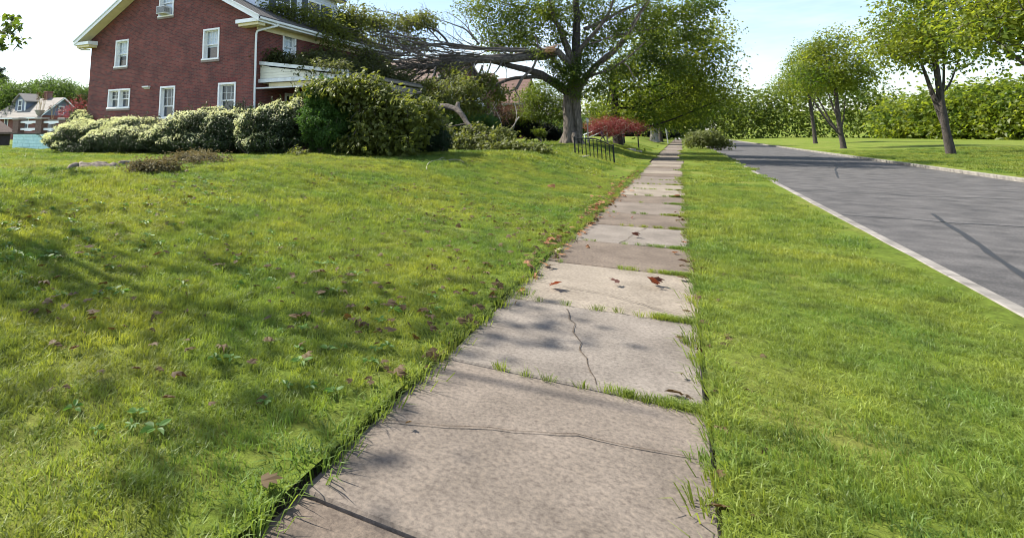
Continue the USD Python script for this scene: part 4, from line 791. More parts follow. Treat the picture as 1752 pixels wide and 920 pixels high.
part('bare_side_branches', [tube(spline(c, 3), np.linspace(a, b, 13), 4) for c, (a, b) in zip(s3, q3)], 'bark_fallen', fall, kind='stuff')
s1, q1 = side_branches(fc, list(zip(fa, fb)), rg2, .95, .42, (.3, .8), 3.4, .7, .22)
s2, q2 = side_branches(s1, q1, rg2, 1.3, .55, (.3, .9), 1.5, .35, .3, r_min=.007)
part('side_branches', [tube(spline(c, 3), np.linspace(a, b, 13), 5) for c, (a, b) in zip(s1, q1)]+[tube(c, np.linspace(a, b, 5), 3) for c, (a, b) in zip(s2, q2)], 'bark_fallen', fall, kind='stuff')
nd, nr = nodes_of(fc+s1, fa+[q[0] for q in q1], fb+[q[1] for q in q1])
ca, _ = blob_points(FB, 620, rg, .6); cb, _ = blob_points(PBL, 520, rg, .5); cb[:, 2] = np.maximum(cb[:, 2], np.where((cb[:, 0] < PX) & (cb[:, 0] > XF), PZ0+.30+(cb[:, 0]-XF)*(PZ1-PZ0)/(PX-XF), 0))
m = ca[:, 0] < XF+OR; ca[m, 2] = np.maximum(ca[m, 2], ZE-SL*(ca[m, 0]-XF)+.45)
part('twigs', grow(nd, nr, np.vstack([ca, cb]), rg, .011, maxlen=4.5), 'bark_fallen', fall, kind='stuff')
part('leaves', clumps(ca, 22, .30, .175, rng=rg, shape='oval', droop=.7, face=(-.4, -.25, .1)), 'fallen_leaf_green', fall)
part('leaves', clumps(cb, 26, .24, .16, rng=rg, shape='oval', droop=.7, face=(-.4, -.25, .1)), 'fallen_leaf_roof', fall)
# dry tips of the limb, bare fine twigs against the sky
tp, _ = blob_points([blob(775, 30, 26, 18, 36.2, .6), blob(700, 24, 30, 12, 33, .5), blob(795, 60, 14, 18, 36.2, .4)], 110, rg, .7)
part('bare_twigs', grow(nd, nr, tp, rg, .006, sides=3, maxlen=2.5), 'bark_fallen', fall, kind='stuff')

# leafy bough hanging over the evergreens in front of the porch
def bough(name, label, cat, Y0, mains, blobs, n, per, spread, size, look, seed, bark='bark_fallen', shape='maple', ground_clamp=True, r=(.05, .01), maxlen=None, extra=None):
    rg = np.random.default_rng(seed); t = thing(name, label, cat, at_y(*mains[0][-1]))
    cs = []
    for i, px in enumerate(mains):
        rr = r if not extra else extra[i]
        c = line(px); cs.append(c); part('branch', limb(c, rr[0], rr[1], 6, 8, .06, seed+i), bark, t, smoothing=True)
    nd, nr = nodes_of(cs, [r[0]]*len(cs), [r[1]]*len(cs)); tg, _ = blob_points(blobs, n, rg, .45); tg = np.vstack([tg, blob_points([(b[0], np.array(b[1])*1.32) for b in blobs], int(n*.24), rg, .05)[0]])
    if ground_clamp:
        g = ground(tg[:, 0], tg[:, 1], False); tg[:, 2] = np.maximum(tg[:, 2], g+.09+rg.uniform(0, .12, len(tg)))
    part('twigs', grow(nd, nr, tg, rg, .007, sides=3, maxlen=maxlen), bark, t, kind='stuff')
    part('leaves', clumps(tg, per, spread, size, rng=rg, shape=shape, droop=.7, up=.7, jit=.45, face=(-.45, -.3, .1)), look, t)
    return t
bough('leafy_bough', 'leafy maple bough draped over the evergreens in front of the porch', 'fallen bough', 17,
      [[(720, 158, 21.5), (690, 165, 20), (655, 185, 18.2), (640, 215, 17.4), (660, 245, 17.2)], [(700, 160, 20.5), (650, 150, 18.5), (600, 140, 17.6), (555, 148, 17)], [(690, 168, 20), (700, 200, 18.6), (690, 235, 17.8)], [(640, 190, 17.8), (615, 215, 17.2), (600, 242, 17)]],
      [blob(552, 146, 28, 10, 16.9, .6), blob(590, 150, 34, 16, 17.2, .7), blob(628, 158, 36, 22, 17.6, .8), blob(660, 178, 42, 26, 17.7, .8), blob(640, 208, 38, 22, 17.3, .7), blob(690, 205, 34, 24, 18.0, .7), blob(620, 242, 34, 11, 16.9, .5), blob(668, 244, 34, 14, 17.0, .5), blob(625, 135, 18, 9, 18, .5), blob(720, 180, 24, 14, 19.4, .7), blob(600, 240, 20, 10, 16.8, .4), blob(735, 205, 22, 16, 19.6, .6), blob(705, 232, 24, 14, 18.4, .5), blob(655, 225, 26, 14, 17.0, .4)],
      430, 13, .18, .155, 'fallen_leaf_green', 61)
bough('leafy_bough', 'sparse yellowing bough hanging below the broken limb, right of the porch roof', 'fallen bough', 28,
      [[(745, 115, 31), (740, 135, 29), (728, 150, 28), (715, 165, 27)], [(738, 140, 29), (755, 155, 28), (765, 175, 27)]],
      [blob(735, 148, 24, 14, 28.5, .8), blob(720, 170, 24, 14, 27, .8), blob(762, 158, 16, 16, 28, .8), blob(775, 175, 18, 12, 28, .7), blob(745, 172, 22, 10, 27, .7), blob(800, 150, 18, 16, 29, .8), blob(815, 178, 20, 12, 29, .8), blob(785, 135, 14, 12, 30, .6), blob(772, 122, 24, 9, 31.5, .7), blob(832, 136, 18, 14, 33, .7), blob(858, 160, 18, 12, 34, .7), blob(815, 150, 20, 14, 33, .7), blob(700, 150, 22, 12, 28.4, .7)], 400, 13, .2, .14, 'fallen_leaf_green', 62, ground_clamp=False)
bough('fallen_bough', 'broken log with pale bark arching down into a heap of wilted leaves on the lawn', 'fallen bough', 25,
      [[(738, 192, 25.5), (748, 184, 25.5), (762, 182, 25.4), (778, 187, 25.2), (786, 192, 25), (795, 206, 24.8), (805, 218, 24.6), (818, 227, 24.4), (840, 236, 24.2), (870, 246, 24)], [(786, 192, 25.1), (783, 184, 25.2), (784, 176, 25.3)], [(798, 212, 24.8), (780, 215, 24.6), (765, 218, 24.5)], [(830, 232, 24.3), (860, 250, 23.8), (900, 254, 23.6), (935, 256, 23.6)], [(815, 226, 24.4), (800, 245, 23.8), (780, 254, 23.6)]],
      [blob(800, 246, 26, 14, 23.9, .7), blob(838, 236, 26, 14, 24.3, .7), blob(850, 250, 34, 11, 23.8, .7), blob(890, 252, 30, 9, 23.8, .6), blob(920, 254, 22, 6, 23.8, .5), blob(770, 236, 20, 18, 24.8, .6), blob(812, 222, 16, 8, 24.6, .4), blob(865, 225, 14, 8, 24.8, .4), blob(785, 256, 22, 6, 23.6, .4)],
      430, 13, .17, .125, 'fallen_leaf_green', 63, extra=[(.17, .05), (.13, .10), (.04, .012), (.06, .015), (.05, .012)])
bough('green_sprig', 'small leafy green sprig lying on the lawn before the tall blossoming shrub', 'fallen sprig', 15,
      [[(520, 269, 15.6), (510, 262, 15.5), (502, 252, 15.5)]], [blob(506, 258, 7, 8, 15.5, .15), blob(512, 266, 10, 5, 15.4, .2)], 26, 9, .07, .075, 'fallen_leaf_green', 64, r=(.012, .005))
bough('brush_pile', 'heap of cut leafy branches piled on the grass verge right of the pavement', 'brush pile', 68,
      [[(1170, 246, 68), (1190, 236, 68), (1215, 228, 68)], [(1230, 247, 68), (1205, 238, 68), (1180, 230, 68)]],
      [blob(1185, 240, 14, 8, 68, .9), blob(1200, 235, 20, 11, 68, 1.2), blob(1218, 236, 20, 12, 68, 1.2), blob(1232, 242, 14, 7, 68, 1.)], 260, 16, .22, .17, 'fallen_leaf_green', 65)
def gblob(x, y, rx, ry, dep):
    g = on_ground(x, y+ry, 0); return blob(x, y, rx, ry, g[1], dep)
def gl(pts): return [(x, y, on_ground(x, y+2, 0)[1]) for x, y in pts]
bough('dead_branch', 'heap of brown withered twigs on the lawn beside the low stump', 'dead branches', 11,
      [gl([(292, 296), (270, 290), (250, 286), (236, 288)]), gl([(285, 297), (262, 296), (242, 295)])],
      [gblob(258, 288, 21, 8, .4), gblob(278, 286, 13, 9, .35), gblob(242, 292, 10, 5, .3)], 230, 11, .10, .075, 'brush_dead', 66, 'twig', 'oval', r=(.012, .004))
bough('dead_branch', 'reddish brown withered branch lying before the large mounded shrub', 'dead branches', 13.5,
      [gl([(360, 262), (340, 268), (310, 274), (288, 278)]), gl([(350, 270), (330, 272)])],
      [gblob(342, 266, 16, 6, .4), gblob(318, 271, 18, 8, .4), gblob(298, 275, 12, 6, .35), gblob(352, 271, 14, 6, .35), gblob(374, 277, 14, 3, .3), gblob(330, 281, 14, 3, .3)], 230, 10, .11, .08, 'brush_dead', 67, 'twig', 'oval', r=(.012, .004))
tw = thing('bare_twig', 'thin pale bent twig lying alone on the mid lawn', 'twig', at_y(750, 282, 15))
c0 = [(730, 293, 0), (731, 286, 0), (736, 280, 0), (748, 277, 0), (765, 276, 0), (785, 276, 0), (794, 281, 0)]
tc = np.array([on_ground(x, y, .05) for x, y, _ in c0])
part('stem', tube(spline(tc, 5), np.linspace(.014, .008, 31), 5), 'twig_pale', tw)
part('twiglet', tube(spline(np.array([tc[3], tc[3]+[.1, .25, .08], tc[3]+[.05, .5, .03]]), 4), .006, 4), 'twig_pale', tw)
sw = thing('sapling_stem', 'bare pale forked stem leaning up out of the gap between two shrubs', 'stem', on_ground(386, 264))
s0 = on_ground(386, 263, -.02); part('stem', tube(spline(np.array([s0, at_y(395, 248, s0[1]), at_y(400, 238, s0[1]), at_y(404, 224, s0[1]+.1)]), 4), np.linspace(.018, .009, 13), 5), 'twig_pale', sw)
part('fork', tube(spline(np.array([at_y(400, 238, s0[1]), at_y(410, 234, s0[1]), at_y(420, 228, s0[1])]), 4), np.linspace(.011, .006, 9), 5), 'twig_pale', sw)
# low stump
sb = on_ground(165, 288, 0); stump = thing('tree_stump', 'low weathered grey stump with spreading roots on the lawn', 'stump', sb)
gx, gy = np.meshgrid(np.linspace(-1, 1, 46), np.linspace(-1, 1, 40), indexing='ij'); ang = np.arctan2(gy, gx); rr = np.hypot(gx, gy)
wob = .66+.34*meshkit.fbm(np.stack([np.cos(ang)*1.6, np.sin(ang)*1.6, ang*0], -1), 3, 4)
hh = .17*smooth(1, .45, rr/wob)*(1-.35*smooth(.5, 0, rr))+(meshkit.fbm(np.stack([gx*4, gy*4, gx*0], -1), 4, 8)-.5)*.17*smooth(1.1, .8, rr/wob)-.05
ax = unit(on_ground(214, 284, 0)-on_ground(118, 290, 0)); ay = np.cross([0, 0, 1], ax)
V = sb+ax*(gx*1.22)[..., None]+ay*(gy*.62)[..., None]; V[..., 2] = ground(V[..., 0], V[..., 1])+hh
i = np.arange(45)[:, None]*40; j = np.arange(39)[None]; a = i+j
part('wood', (V.reshape(-1, 3), np.concatenate([np.stack([a, a+40, a+41], -1).reshape(-1, 3), np.stack([a, a+41, a+1], -1).reshape(-1, 3)])), 'stump_wood', stump, smoothing=True)
for k, (x0, y0, x1, y1) in enumerate(((130, 289, 112, 292), (205, 285, 236, 283))):
    p0, p1 = on_ground(x0, y0, .08), on_ground(x1, y1, -.02); part('root', limb(np.array([p0, (p0+p1)/2+[0, 0, .05], p1]), .07, .02, 5, 7, .1, k), 'stump_wood', stump, smoothing=True)

# ------------------------------------------------------------------ iron railing and steps
RY = 29.
rail = thing('iron_railing', 'black wrought iron handrail with thin bars beside the concrete steps', 'railing', at_y(1016, 270, RY))
tx = [981, 1000, 1020, 1032, 1041, 1049.5]; ty = [236.5, 237, 238, 242.5, 247, 250.5]
def rail_top(x): return float(np.interp(x, tx, ty))
rl = np.array([at_y(x, rail_top(x), RY) for x in np.linspace(981, 1049.5, 22)])
part('handrail', tube(rl, .03, 6), 'iron', rail)
rb = np.array([at_y(x, rail_top(x)+3.2, RY) for x in np.linspace(981, 1049.5, 22)]); part('lower_rail', tube(rb, .016, 5), 'iron', rail)
for k, x in enumerate((982.5, 988.5, 995, 1001.5, 1008, 1014.5, 1021, 1028, 1035, 1042, 1049)):
    t = at_y(x, rail_top(x), RY); end = k in (0, 10); b = np.array([t[0], RY, zg(t[0], RY)-.05 if end else zg(t[0], RY)+.03])
    part('post' if end else 'bar', tube(np.array([b, t]), .036 if end else .021, 6), 'iron', rail)
    if end: part('finial', trimesh.creation.icosphere(2, .045).apply_translation(t+[0, 0, .05]), 'iron', rail)
steps = thing('concrete_steps', 'worn concrete steps set into the bank at the foot of the iron railing', 'steps', at_y(1018, 275, RY))
for k, (xa, xb, z) in enumerate(((-4.75, -3.9, .60), (-3.9, -3.5, .45), (-3.5, -3.1, .30), (-3.1, -2.7, .16))):
    part('step', cbx(xa+.005, xb-.005, RY-1.05, RY+.35, -.1, z-.05, .02), 'concrete_step', steps)

# ------------------------------------------------------------------ posts, lamp, signs beyond the railing
lamp = thing('lamp_post', 'slim pinkish grey garden lamp post with a pale globe right of the double trunk', 'lamp post', at_y(1006, 248, 42))
lb, lt = at_y(1006.5, 249, 42), at_y(1005, 209, 42); lb[2] = zg(lb[0], lb[1])-.05
part('post', tube(np.array([lb, lb*.9+lt*.1, lb*.1+lt*.9, lt]), [.075, .05, .042, .04], 10), 'pole_wood', lamp)
part('lamp_head', trimesh.creation.icosphere(2, .11).apply_translation(lt+[0, 0, .12]), 'lamp_glass', lamp, smoothing=True)
part('cap', trimesh.creation.cone(.13, .09, sections=12).apply_translation(lt+[0, 0, .21]), 'galvanised', lamp)
part('collar', trimesh.creation.cylinder(.07, .05, sections=12).apply_translation(lt), 'galvanised', lamp)
l2 = thing('lamp_post', 'short black post lamp on the lawn right of the red leaved maple', 'lamp post', at_y(1092, 246, 55))
a, b = at_y(1092.3, 247, 55), at_y(1091, 226, 55); a[2] = zg(a[0], a[1])-.05
part('post', tube(np.array([a, b]), .05, 8), 'iron', l2)
part('lamp_head', hull(np.vstack([b+np.array([dx*.10, dy*.10, .0]) for dx in (-1, 1) for dy in (-1, 1)]+[b+np.array([dx*.15, dy*.15, .28]) for dx in (-1, 1) for dy in (-1, 1)])), 'lamp_glass', l2)
part('cap', hull(np.vstack([b+np.array([dx*.19, dy*.19, .285]) for dx in (-1, 1) for dy in (-1, 1)]+[b+np.array([0, 0, .45])])), 'iron', l2)
p3 = thing('short_post', 'plain dark post between the flared dark trunk and the short post lamp', 'post', at_y(1067.5, 245, 58))
a = at_y(1067.8, 246, 58); a[2] = zg(a[0], a[1])-.05; b = at_y(1066.8, 230, 58)
part('shaft', tube(np.array([a, b]), .09, 8), 'iron', p3); part('cap', trimesh.creation.cone(.12, .1, sections=10).apply_translation(b), 'iron', p3)
sg = thing('leaning_signpost', 'pale leaning signpost beyond the thick pale grey trunk', 'signpost', at_y(1142, 233, 98))
a = at_y(1142, 234, 98); a[2] = zg(a[0], a[1])-.05; b = at_y(1139.5, 219, 98)
part('post', tube(np.array([a, b]), .07, 6), 'galvanised', sg); part('sign_board', cbx(b[0]-.11, b[0]+.11, b[1]-.1, b[1]-.08, b[2]-.75, b[2]+.05, .01), 'aged_white', sg)
hr = thing('white_handrail', 'pair of sloping white handrails with white posts behind the red leaved maple', 'handrail', at_y(1018, 226, 82))
for (x0, y0, x1, y1) in ((998, 231, 1040, 215), (1008, 235, 1038, 222)):
    part('rail', tube(line([(x0, y0, 82), (x1, y1, 82)]), .065, 6), 'white_paint', hr)
for x, y in ((1000, 230.5), (1038.5, 215.6)):
    a = at_y(x, y, 82.0); part('post', tube(np.array([[a[0], a[1], zg(a[0], a[1])-.05], a]), .06, 6), 'white_paint', hr)
for (x, y, w, lab) in ((1075, 256.5, .42, 'flat grey stone block set in the bank below the flared trunk'), (1090, 260, .28, 'small pale stone half sunk in the bank by the pavement')):
    q = on_ground(x, y, 0); s = thing('stone_block', lab, 'stone', q); part('stone', cbx(q[0]-w*1.2, q[0]+w*1.2, q[1]-w*.7, q[1]+w*.7, q[2]-.15, q[2]+.10, .04), 'concrete_step', s)
# the walking person
def person(X, Y):
    import manifold3d as m3
    z = zg(X, Y); t = thing('person', 'person in a navy top and dark trousers walking on the lawn behind the railing', 'person', (X, Y, z)); H = 1.48/1.75
    def J(x, y, h): return np.array([X+x*H, Y+y*H, z+h*H])
    def chain(js):
        return m3.Manifold.batch_boolean([m3.Manifold.batch_hull([m3.Manifold.sphere(ra*H, 16).translate(tuple(a)), m3.Manifold.sphere(rb*H, 16).translate(tuple(b))]) for (a, ra), (b, rb) in zip(js[:-1], js[1:])], m3.OpType.Add)
    def out(m, name, look, L=.03):
        q = m.refine_to_length(L).to_mesh(); tm = trimesh.Trimesh(np.array(q.vert_properties)[:, :3], np.array(q.tri_verts)); trimesh.smoothing.filter_taubin(tm, iterations=8); part(name, tm, look, t, smoothing=True)
    legs = [chain([(J(0, -.09, .92), .10), (J(.16, -.09, .50), .065), (J(.33, -.09, .09), .045), (J(.45, -.10, .04), .035)]), chain([(J(0, .09, .92), .10), (J(-.04, .09, .50), .065), (J(-.28, .09, .13), .045), (J(-.20, .10, .04), .035)])]
    arms = [chain([(J(.02, -.20, 1.42), .055), (J(-.12, -.25, 1.15), .042), (J(-.02, -.26, .92), .032), (J(.02, -.26, .84), .038)]), chain([(J(.02, .20, 1.42), .055), (J(.14, .25, 1.16), .042), (J(.34, .24, 1.02), .032), (J(.42, .23, 1.0), .038)])]
    fingers = [chain([(J(.02+.012*q, -.26-.02+.013*q, .82), .010), (J(.04+.012*q, -.26-.02+.013*q, .745+.01*abs(q-1)), .008)]) for q in range(4)]+[chain([(J(.05, -.25, .85), .010), (J(.085, -.245, .80), .008)])]
    fingers += [chain([(J(.43, .21+.013*q, 1.0), .010), (J(.505-.01*abs(q-1), .21+.013*q, .985), .008)]) for q in range(4)]+[chain([(J(.42, .20, 1.02), .010), (J(.46, .185, 1.05), .008)])]
    torso = chain([(J(0, 0, .95), .135), (J(.01, 0, 1.15), .125), (J(.03, 0, 1.36), .135), (J(.05, 0, 1.50), .065), (J(.06, 0, 1.58), .055)])
    head = m3.Manifold.batch_hull([m3.Manifold.sphere(.095*H, 20).translate(tuple(J(.07, 0, 1.68))), m3.Manifold.sphere(.06*H, 16).translate(tuple(J(.11, 0, 1.60)))])+m3.Manifold.sphere(.02*H, 10).translate(tuple(J(.175, 0, 1.645)))
    for s in (-1, 1): head += m3.Manifold.sphere(.022*H, 8).translate(tuple(J(.06, s*.095, 1.65)))
    out(torso+head+arms[0]+arms[1]+legs[0]+legs[1]+m3.Manifold.batch_boolean(fingers, m3.OpType.Add), 'body', 'skin')
    g = .012/H
    top = chain([(J(0, 0, .93), .150), (J(.01, 0, 1.15), .140), (J(.03, 0, 1.36), .150), (J(.045, 0, 1.46), .09)])+chain([(J(.02, -.20, 1.42), .07), (J(-.12, -.25, 1.15), .056), (J(-.04, -.26, .96), .046)])+chain([(J(.02, .20, 1.42), .07), (J(.14, .25, 1.16), .056), (J(.30, .245, 1.045), .046)])+chain([(J(.02, -.20, 1.42), .07), (J(.02, .20, 1.42), .07)])
    out(top, 'top', 'cloth_navy')
    out(chain([(J(0, -.08, .93), .12), (J(.16, -.09, .50), .085), (J(.32, -.09, .12), .062)])+chain([(J(0, .08, .93), .12), (J(-.04, .09, .50), .085), (J(-.27, .09, .16), .062)]), 'trousers', 'cloth_dark')
    for a in (J(.40, -.095, .04), J(-.21, .10, .05)): part('shoe', hull([a+np.array([dx, dy, dz]) for dx in (-.12, .13) for dy in (-.045, .045) for dz in (-.035, .02)]+[a+np.array([-.08, 0, .06])]), 'cloth_dark', t)
    out(m3.Manifold.batch_hull([m3.Manifold.sphere(.108*H, 18).translate(tuple(J(.045, 0, 1.705))), m3.Manifold.sphere(.07*H, 12).translate(tuple(J(-.01, 0, 1.56)))]), 'hair', 'hair')
    for s in (-1, 1): part('eye', trimesh.creation.icosphere(1, .014*H).apply_translation(J(.155, s*.035, 1.675)), 'cloth_dark', t)
    part('mouth', bx(*(J(.150, 0, 1.595)[0]+np.array([-.01, .012])), *(J(0, 0, 0)[1]+np.array([-.022, .022])), *(J(0, 0, 1.6)[2]+np.array([-.006, .006]))), 'cloth_navy', t)
person(*at_y(1031, 241.5, 73)[:2])
# ------------------------------------------------------------------ turquoise block wall with brick piers
WY = 20.5
wx = [at_y(x, 243, WY)[0] for x in (21.5, 124)]
zt, zb_ = at_y(60, 229.5, WY)[2], .35
bw_ = thing('block_wall', 'turquoise painted block wall topped by brick piers and wavy white rails', 'wall', ((wx[0]+wx[1])/2, WY, zb_))
rows = 6; rh = (zt-zb_)/rows; rg = np.random.default_rng(12)
for r in range(rows):
    x = wx[0]-(.2 if r % 2 else 0)
    while x < wx[1]-.05:
        a, b = max(x, wx[0]), min(x+.405, wx[1])
        if b-a > .06: part('block', cbx(a+.004, b-.004, WY-rg.uniform(.0, .012), WY+.2, zb_+r*rh+.004, zb_+(r+1)*rh-.004, .012), 'turquoise_paint', bw_)
        x += .405
part('mortar', bx(wx[0]+.02, wx[1]-.02, WY+.015, WY+.185, zb_, zt-.01), 'turquoise_paint', bw_)
part('coping', cbx(wx[0]-.04, wx[1]+.02, WY-.05, WY+.26, zt, zt+.07, .015), 'bark_dark', bw_)
pz = [at_y(x, y, WY)[2] for x, y in ((27, 205), (66, 203), (106, 205))]
pxs = [(22.5, 32), (61, 71.5), (100.5, 112)]
for k, (xa, xb) in enumerate(pxs):
    a, b = at_y(xa, 215, WY)[0], at_y(xb, 215, WY)[0]; hs = zt+.07; n = int((pz[k]-hs)/.0715); pr = part('pier', bx(a+.012, b-.012, WY-.02, WY+.38, hs, hs+n*.0715), 'bark_dark', bw_)
    for q in range(n):
        m = 3; w = (b-a)/m
        for s in range(-1, m):
            u0, u1 = a+(s+(.5 if q % 2 else 0))*w, a+(s+1+(.5 if q % 2 else 0))*w; u0, u1 = max(u0, a), min(u1, b)
            if u1-u0 > .03: part('brick', bx(u0+.004, u1-.004, WY-.03-rg.uniform(0, .006), WY+.39, hs+q*.0715+.004, hs+(q+1)*.0715-.004), 'pier_brick', pr)
    part('pier_cap', cbx(a-.06, b+.06, WY-.09, WY+.45, hs+n*.0715, hs+n*.0715+.13, .02), 'pier_stone', bw_)
for (x0, x1) in ((32, 61), (71.5, 100.5), (112, 126)):
    for y in (209.5, 221.5):
        a, b = at_y(x0, y, WY), at_y(x1, y, WY); xs_ = np.linspace(a[0]+.004, b[0]-.004, 20); u = np.linspace(0, 1, 20)
        lo = a[2]-.06-.05*smooth(.25, .38, u)*smooth(.75, .62, u); hi = np.full(20, a[2]+.08)
        part('rail', prism_y(Polygon(list(zip(xs_, lo))+list(zip(xs_[::-1], hi))), WY+.1, WY+.16), 'white_paint', bw_)
rg = np.random.default_rng(33)
for x, h, dy, lab, cat in ((67, .44, 0, 'stone planter with tall dry stalks on the middle brick pier', 'planter'), (90, .30, 1.2, 'low stone planter with one dry stalk behind the white rails', 'planter')):
    b = at_y(x, 203 if dy == 0 else 206, WY+.18+dy); zc = pz[1]+.10 if dy == 0 else b[2]-.25
    ur = thing('planter', lab, cat, (b[0], WY+.18+dy, zc))
    m = trimesh.creation.revolve(np.array([[0, 0], [.14, 0], [.16, .04], [.10, .08], [.20, .2], [.27, h-.06], [.30, h-.04], [.30, h], [.25, h], [.22, h-.08], [0, h-.1]]), sections=18); m.apply_translation((b[0], WY+.18+dy, zc)); part('urn', m, 'pier_stone', ur)
    if dy: part('plinth', bx(b[0]-.2, b[0]+.2, WY+dy, WY+dy+.38, .3, zc-.002), 'urn_stone', ur)
    for k in range(11 if dy == 0 else 4):
        o = np.array([b[0]+rg.normal(0, .08), WY+.18+dy+rg.normal(0, .08), zc+h-.1]); L = rg.uniform(.6, 1.25); e = o+np.array([rg.normal(0, .12), rg.normal(0, .1), L])
        s = part('stalk', tube(spline(np.array([o, (o+e)/2+rg.normal(0, .03, 3), e]), 4), .012, 4), 'dry_stalk', ur)
        if k % 2 == 0: part('seed_head', clumps(np.array([e, e-[0, 0, .12]]), 20, .05, .07, rng=rg, shape='oval'), 'dry_leaf', s)
# ------------------------------------------------------------------ houses beyond
def ridge_house(name, label, X0, X1, Y0, Y1, zb, ze, zr, wallm, gm, roofm, windows=(), over=.4, trim='white_paint', side='brick_far_side'):
    """a house with its ridge along X: one gable towards the street (+X), one slope towards the camera"""
    ym = (Y0+Y1)/2; t = thing(name, label, 'house', ((X0+X1)/2, ym, zb))
    part('wall', bx(X0, X1, Y0, Y1, zb, ze), wallm, t) if side is None else (part('wall', bx(X0+.3, X1-.02, Y0, Y0+.25, zb, ze), side, t), part('wall', bx(X1-.25, X1, Y0+.25, Y1, zb, ze), wallm, t), part('wall', bx(X0, X0+.25, Y0+.25, Y1, zb, ze), wallm, t), part('wall', bx(X0+.3, X1-.3, Y1-.25, Y1, zb, ze), side, t))
    part('gable', prism_x(Polygon([(Y0+.02, ze), (Y1-.02, ze), (ym, zr-.05)]), X1-.2, X1-.02), gm, t)
    sl = (zr-ze)/(ym-Y0)
    def sl_poly(s): return Polygon([(ym, zr), (ym+s*(ym-Y0+over), ze-sl*over), (ym+s*(ym-Y0+over), ze-sl*over+.18), (ym, zr+.18)])
    rf = part('roof', [prism_x(sl_poly(-1), X0-over, X1+over), prism_x(sl_poly(1), X0-over, X1+over)], roofm, t)
    cs = []
    for k in range(int((ym-Y0+over)/.35)):
        y = Y0-over+.02+k*.35; z = ze-sl*over+.18+sl*.02+sl*k*.35; cs.append(hull([(x, y+dy, z+dz) for x in (X0-over-.02, X1+over+.02) for dy, dz in ((0, .0), (0, .03), (.37, sl*.37), (.37, sl*.37+.008))]))
    part('shingle_course', cs, roofm, rf)
    for s in (-1, 1): part('rake_board', prism_x(Polygon([(ym, zr-.12), (ym+s*(ym-Y0+over+.02), ze-sl*over-.12), (ym+s*(ym-Y0+over+.02), ze-sl*over+.10), (ym, zr+.10)]), X1+over+.004, X1+over+.05), trim, t)
    part('fascia', bx(X0-over, X1+over, Y0-over-.03, Y0-over-.002, ze-sl*over-.05, ze-sl*over+.16), trim, t)
    for (u0, u1, z0, z1, pl) in windows:
        if pl == 'x': f = part('window', [bx(X1-.02, X1+.05, u0, u0+.12, z0, z1), bx(X1-.02, X1+.05, u1-.12, u1, z0, z1), bx(X1-.02, X1+.049, u0, u1, z1, z1+.14), bx(X1-.02, X1+.06, u0, u1, z0-.12, z0), bx(X1-.02, X1+.045, u0+.12, u1-.12, (z0+z1)/2-.03, (z0+z1)/2+.03)], trim, t); part('pane', bx(X1-.01, X1+.01, u0+.12, u1-.12, z0, z1), 'screen_mesh', f)
        else: f = part('window', [bx(u0, u0+.12, Y0-.05, Y0+.02, z0, z1), bx(u1-.12, u1, Y0-.05, Y0+.02, z0, z1), bx(u0, u1, Y0-.049, Y0+.02, z1, z1+.14), bx(u0, u1, Y0-.06, Y0+.02, z0-.12, z0), bx(u0+.12, u1-.12, Y0-.045, Y0+.02, (z0+z1)/2-.03, (z0+z1)/2+.03)], trim, t); part('pane', bx(u0+.12, u1-.12, Y0-.01, Y0+.01, z0, z1), 'screen_mesh', f)
    return t
# blue gabled house far left
BX = -95.
bp = lambda x, y: at_x(x, y, BX)
ga, gb, gp = bp(70, 197), bp(134, 192), bp(107, 168.5)
bh = ridge_house('blue_house', 'blue sided house with a tan roof, dormer and brick ground floor at far left', BX-14, BX, 2*gp[1]-gb[1]-.6, gb[1]+.6, .3, ga[2], gp[2], 'brick_far', 'blue_siding', 'roof_tan', [(bp(100, 188)[1], bp(109.5, 188)[1], bp(105, 195)[2], bp(105, 183)[2], 'x')], .7)
y0 = 2*gp[1]-gb[1]-.6
for wx0 in (BX-11, BX-4.5):
    f = part('window', [bx(wx0, wx0+.15, y0-.06, y0+.02, 2.2, 4.2), bx(wx0+1.1, wx0+1.25, y0-.06, y0+.02, 2.2, 4.2), bx(wx0, wx0+1.25, y0-.06, y0+.02, 4.2, 4.4), bx(wx0, wx0+1.25, y0-.07, y0+.02, 2.0, 2.2)], 'white_paint', bh); part('pane', bx(wx0+.15, wx0+1.1, y0-.02, y0+.01, 2.2, 4.2), 'screen_mesh', f)
sl = (gp[2]-ga[2])/(gp[1]-y0)
# dormer facing the street side slope
dx0, dx1 = BX-9.6, BX-6.4; dyf = y0+.9; dz = ga[2]+sl*.9
dm = part('dormer', bx(dx0, dx1, dyf, gp[1], dz-.5, dz+2.1), 'blue_siding', bh)
xm = (dx0+dx1)/2
part('dormer_gable', prism_y(Polygon([(dx0, dz+2.1), (dx1, dz+2.1), (xm, dz+3.2)]), dyf, dyf+.2), 'blue_siding', dm)
for s in (-1, 1): part('dormer_roof', prism_y(Polygon([(xm, dz+3.15), (xm+s*2.1, dz+1.75), (xm+s*2.1, dz+1.95), (xm, dz+3.38)]), dyf-.4, gp[1]), 'roof_tan', dm)
part('corner_trim', [bx(dx1-.15, dx1+.03, dyf-.04, dyf+.15, dz-.2, dz+2.1)], 'white_paint', dm)
f = part('window', [bx(xm-.65, xm-.5, dyf-.06, dyf, dz+.3, dz+2.0), bx(xm+.5, xm+.65, dyf-.06, dyf, dz+.3, dz+2.0), bx(xm-.65, xm+.65, dyf-.06, dyf, dz+2.0, dz+2.2), bx(xm-.65, xm+.65, dyf-.07, dyf, dz+.12, dz+.3), bx(xm-.5, xm+.5, dyf-.05, dyf, dz+1.1, dz+1.2)], 'white_paint', dm); part('pane', bx(xm-.5, xm+.5, dyf-.02, dyf-.005, dz+.3, dz+2.0), 'screen_mesh', f)
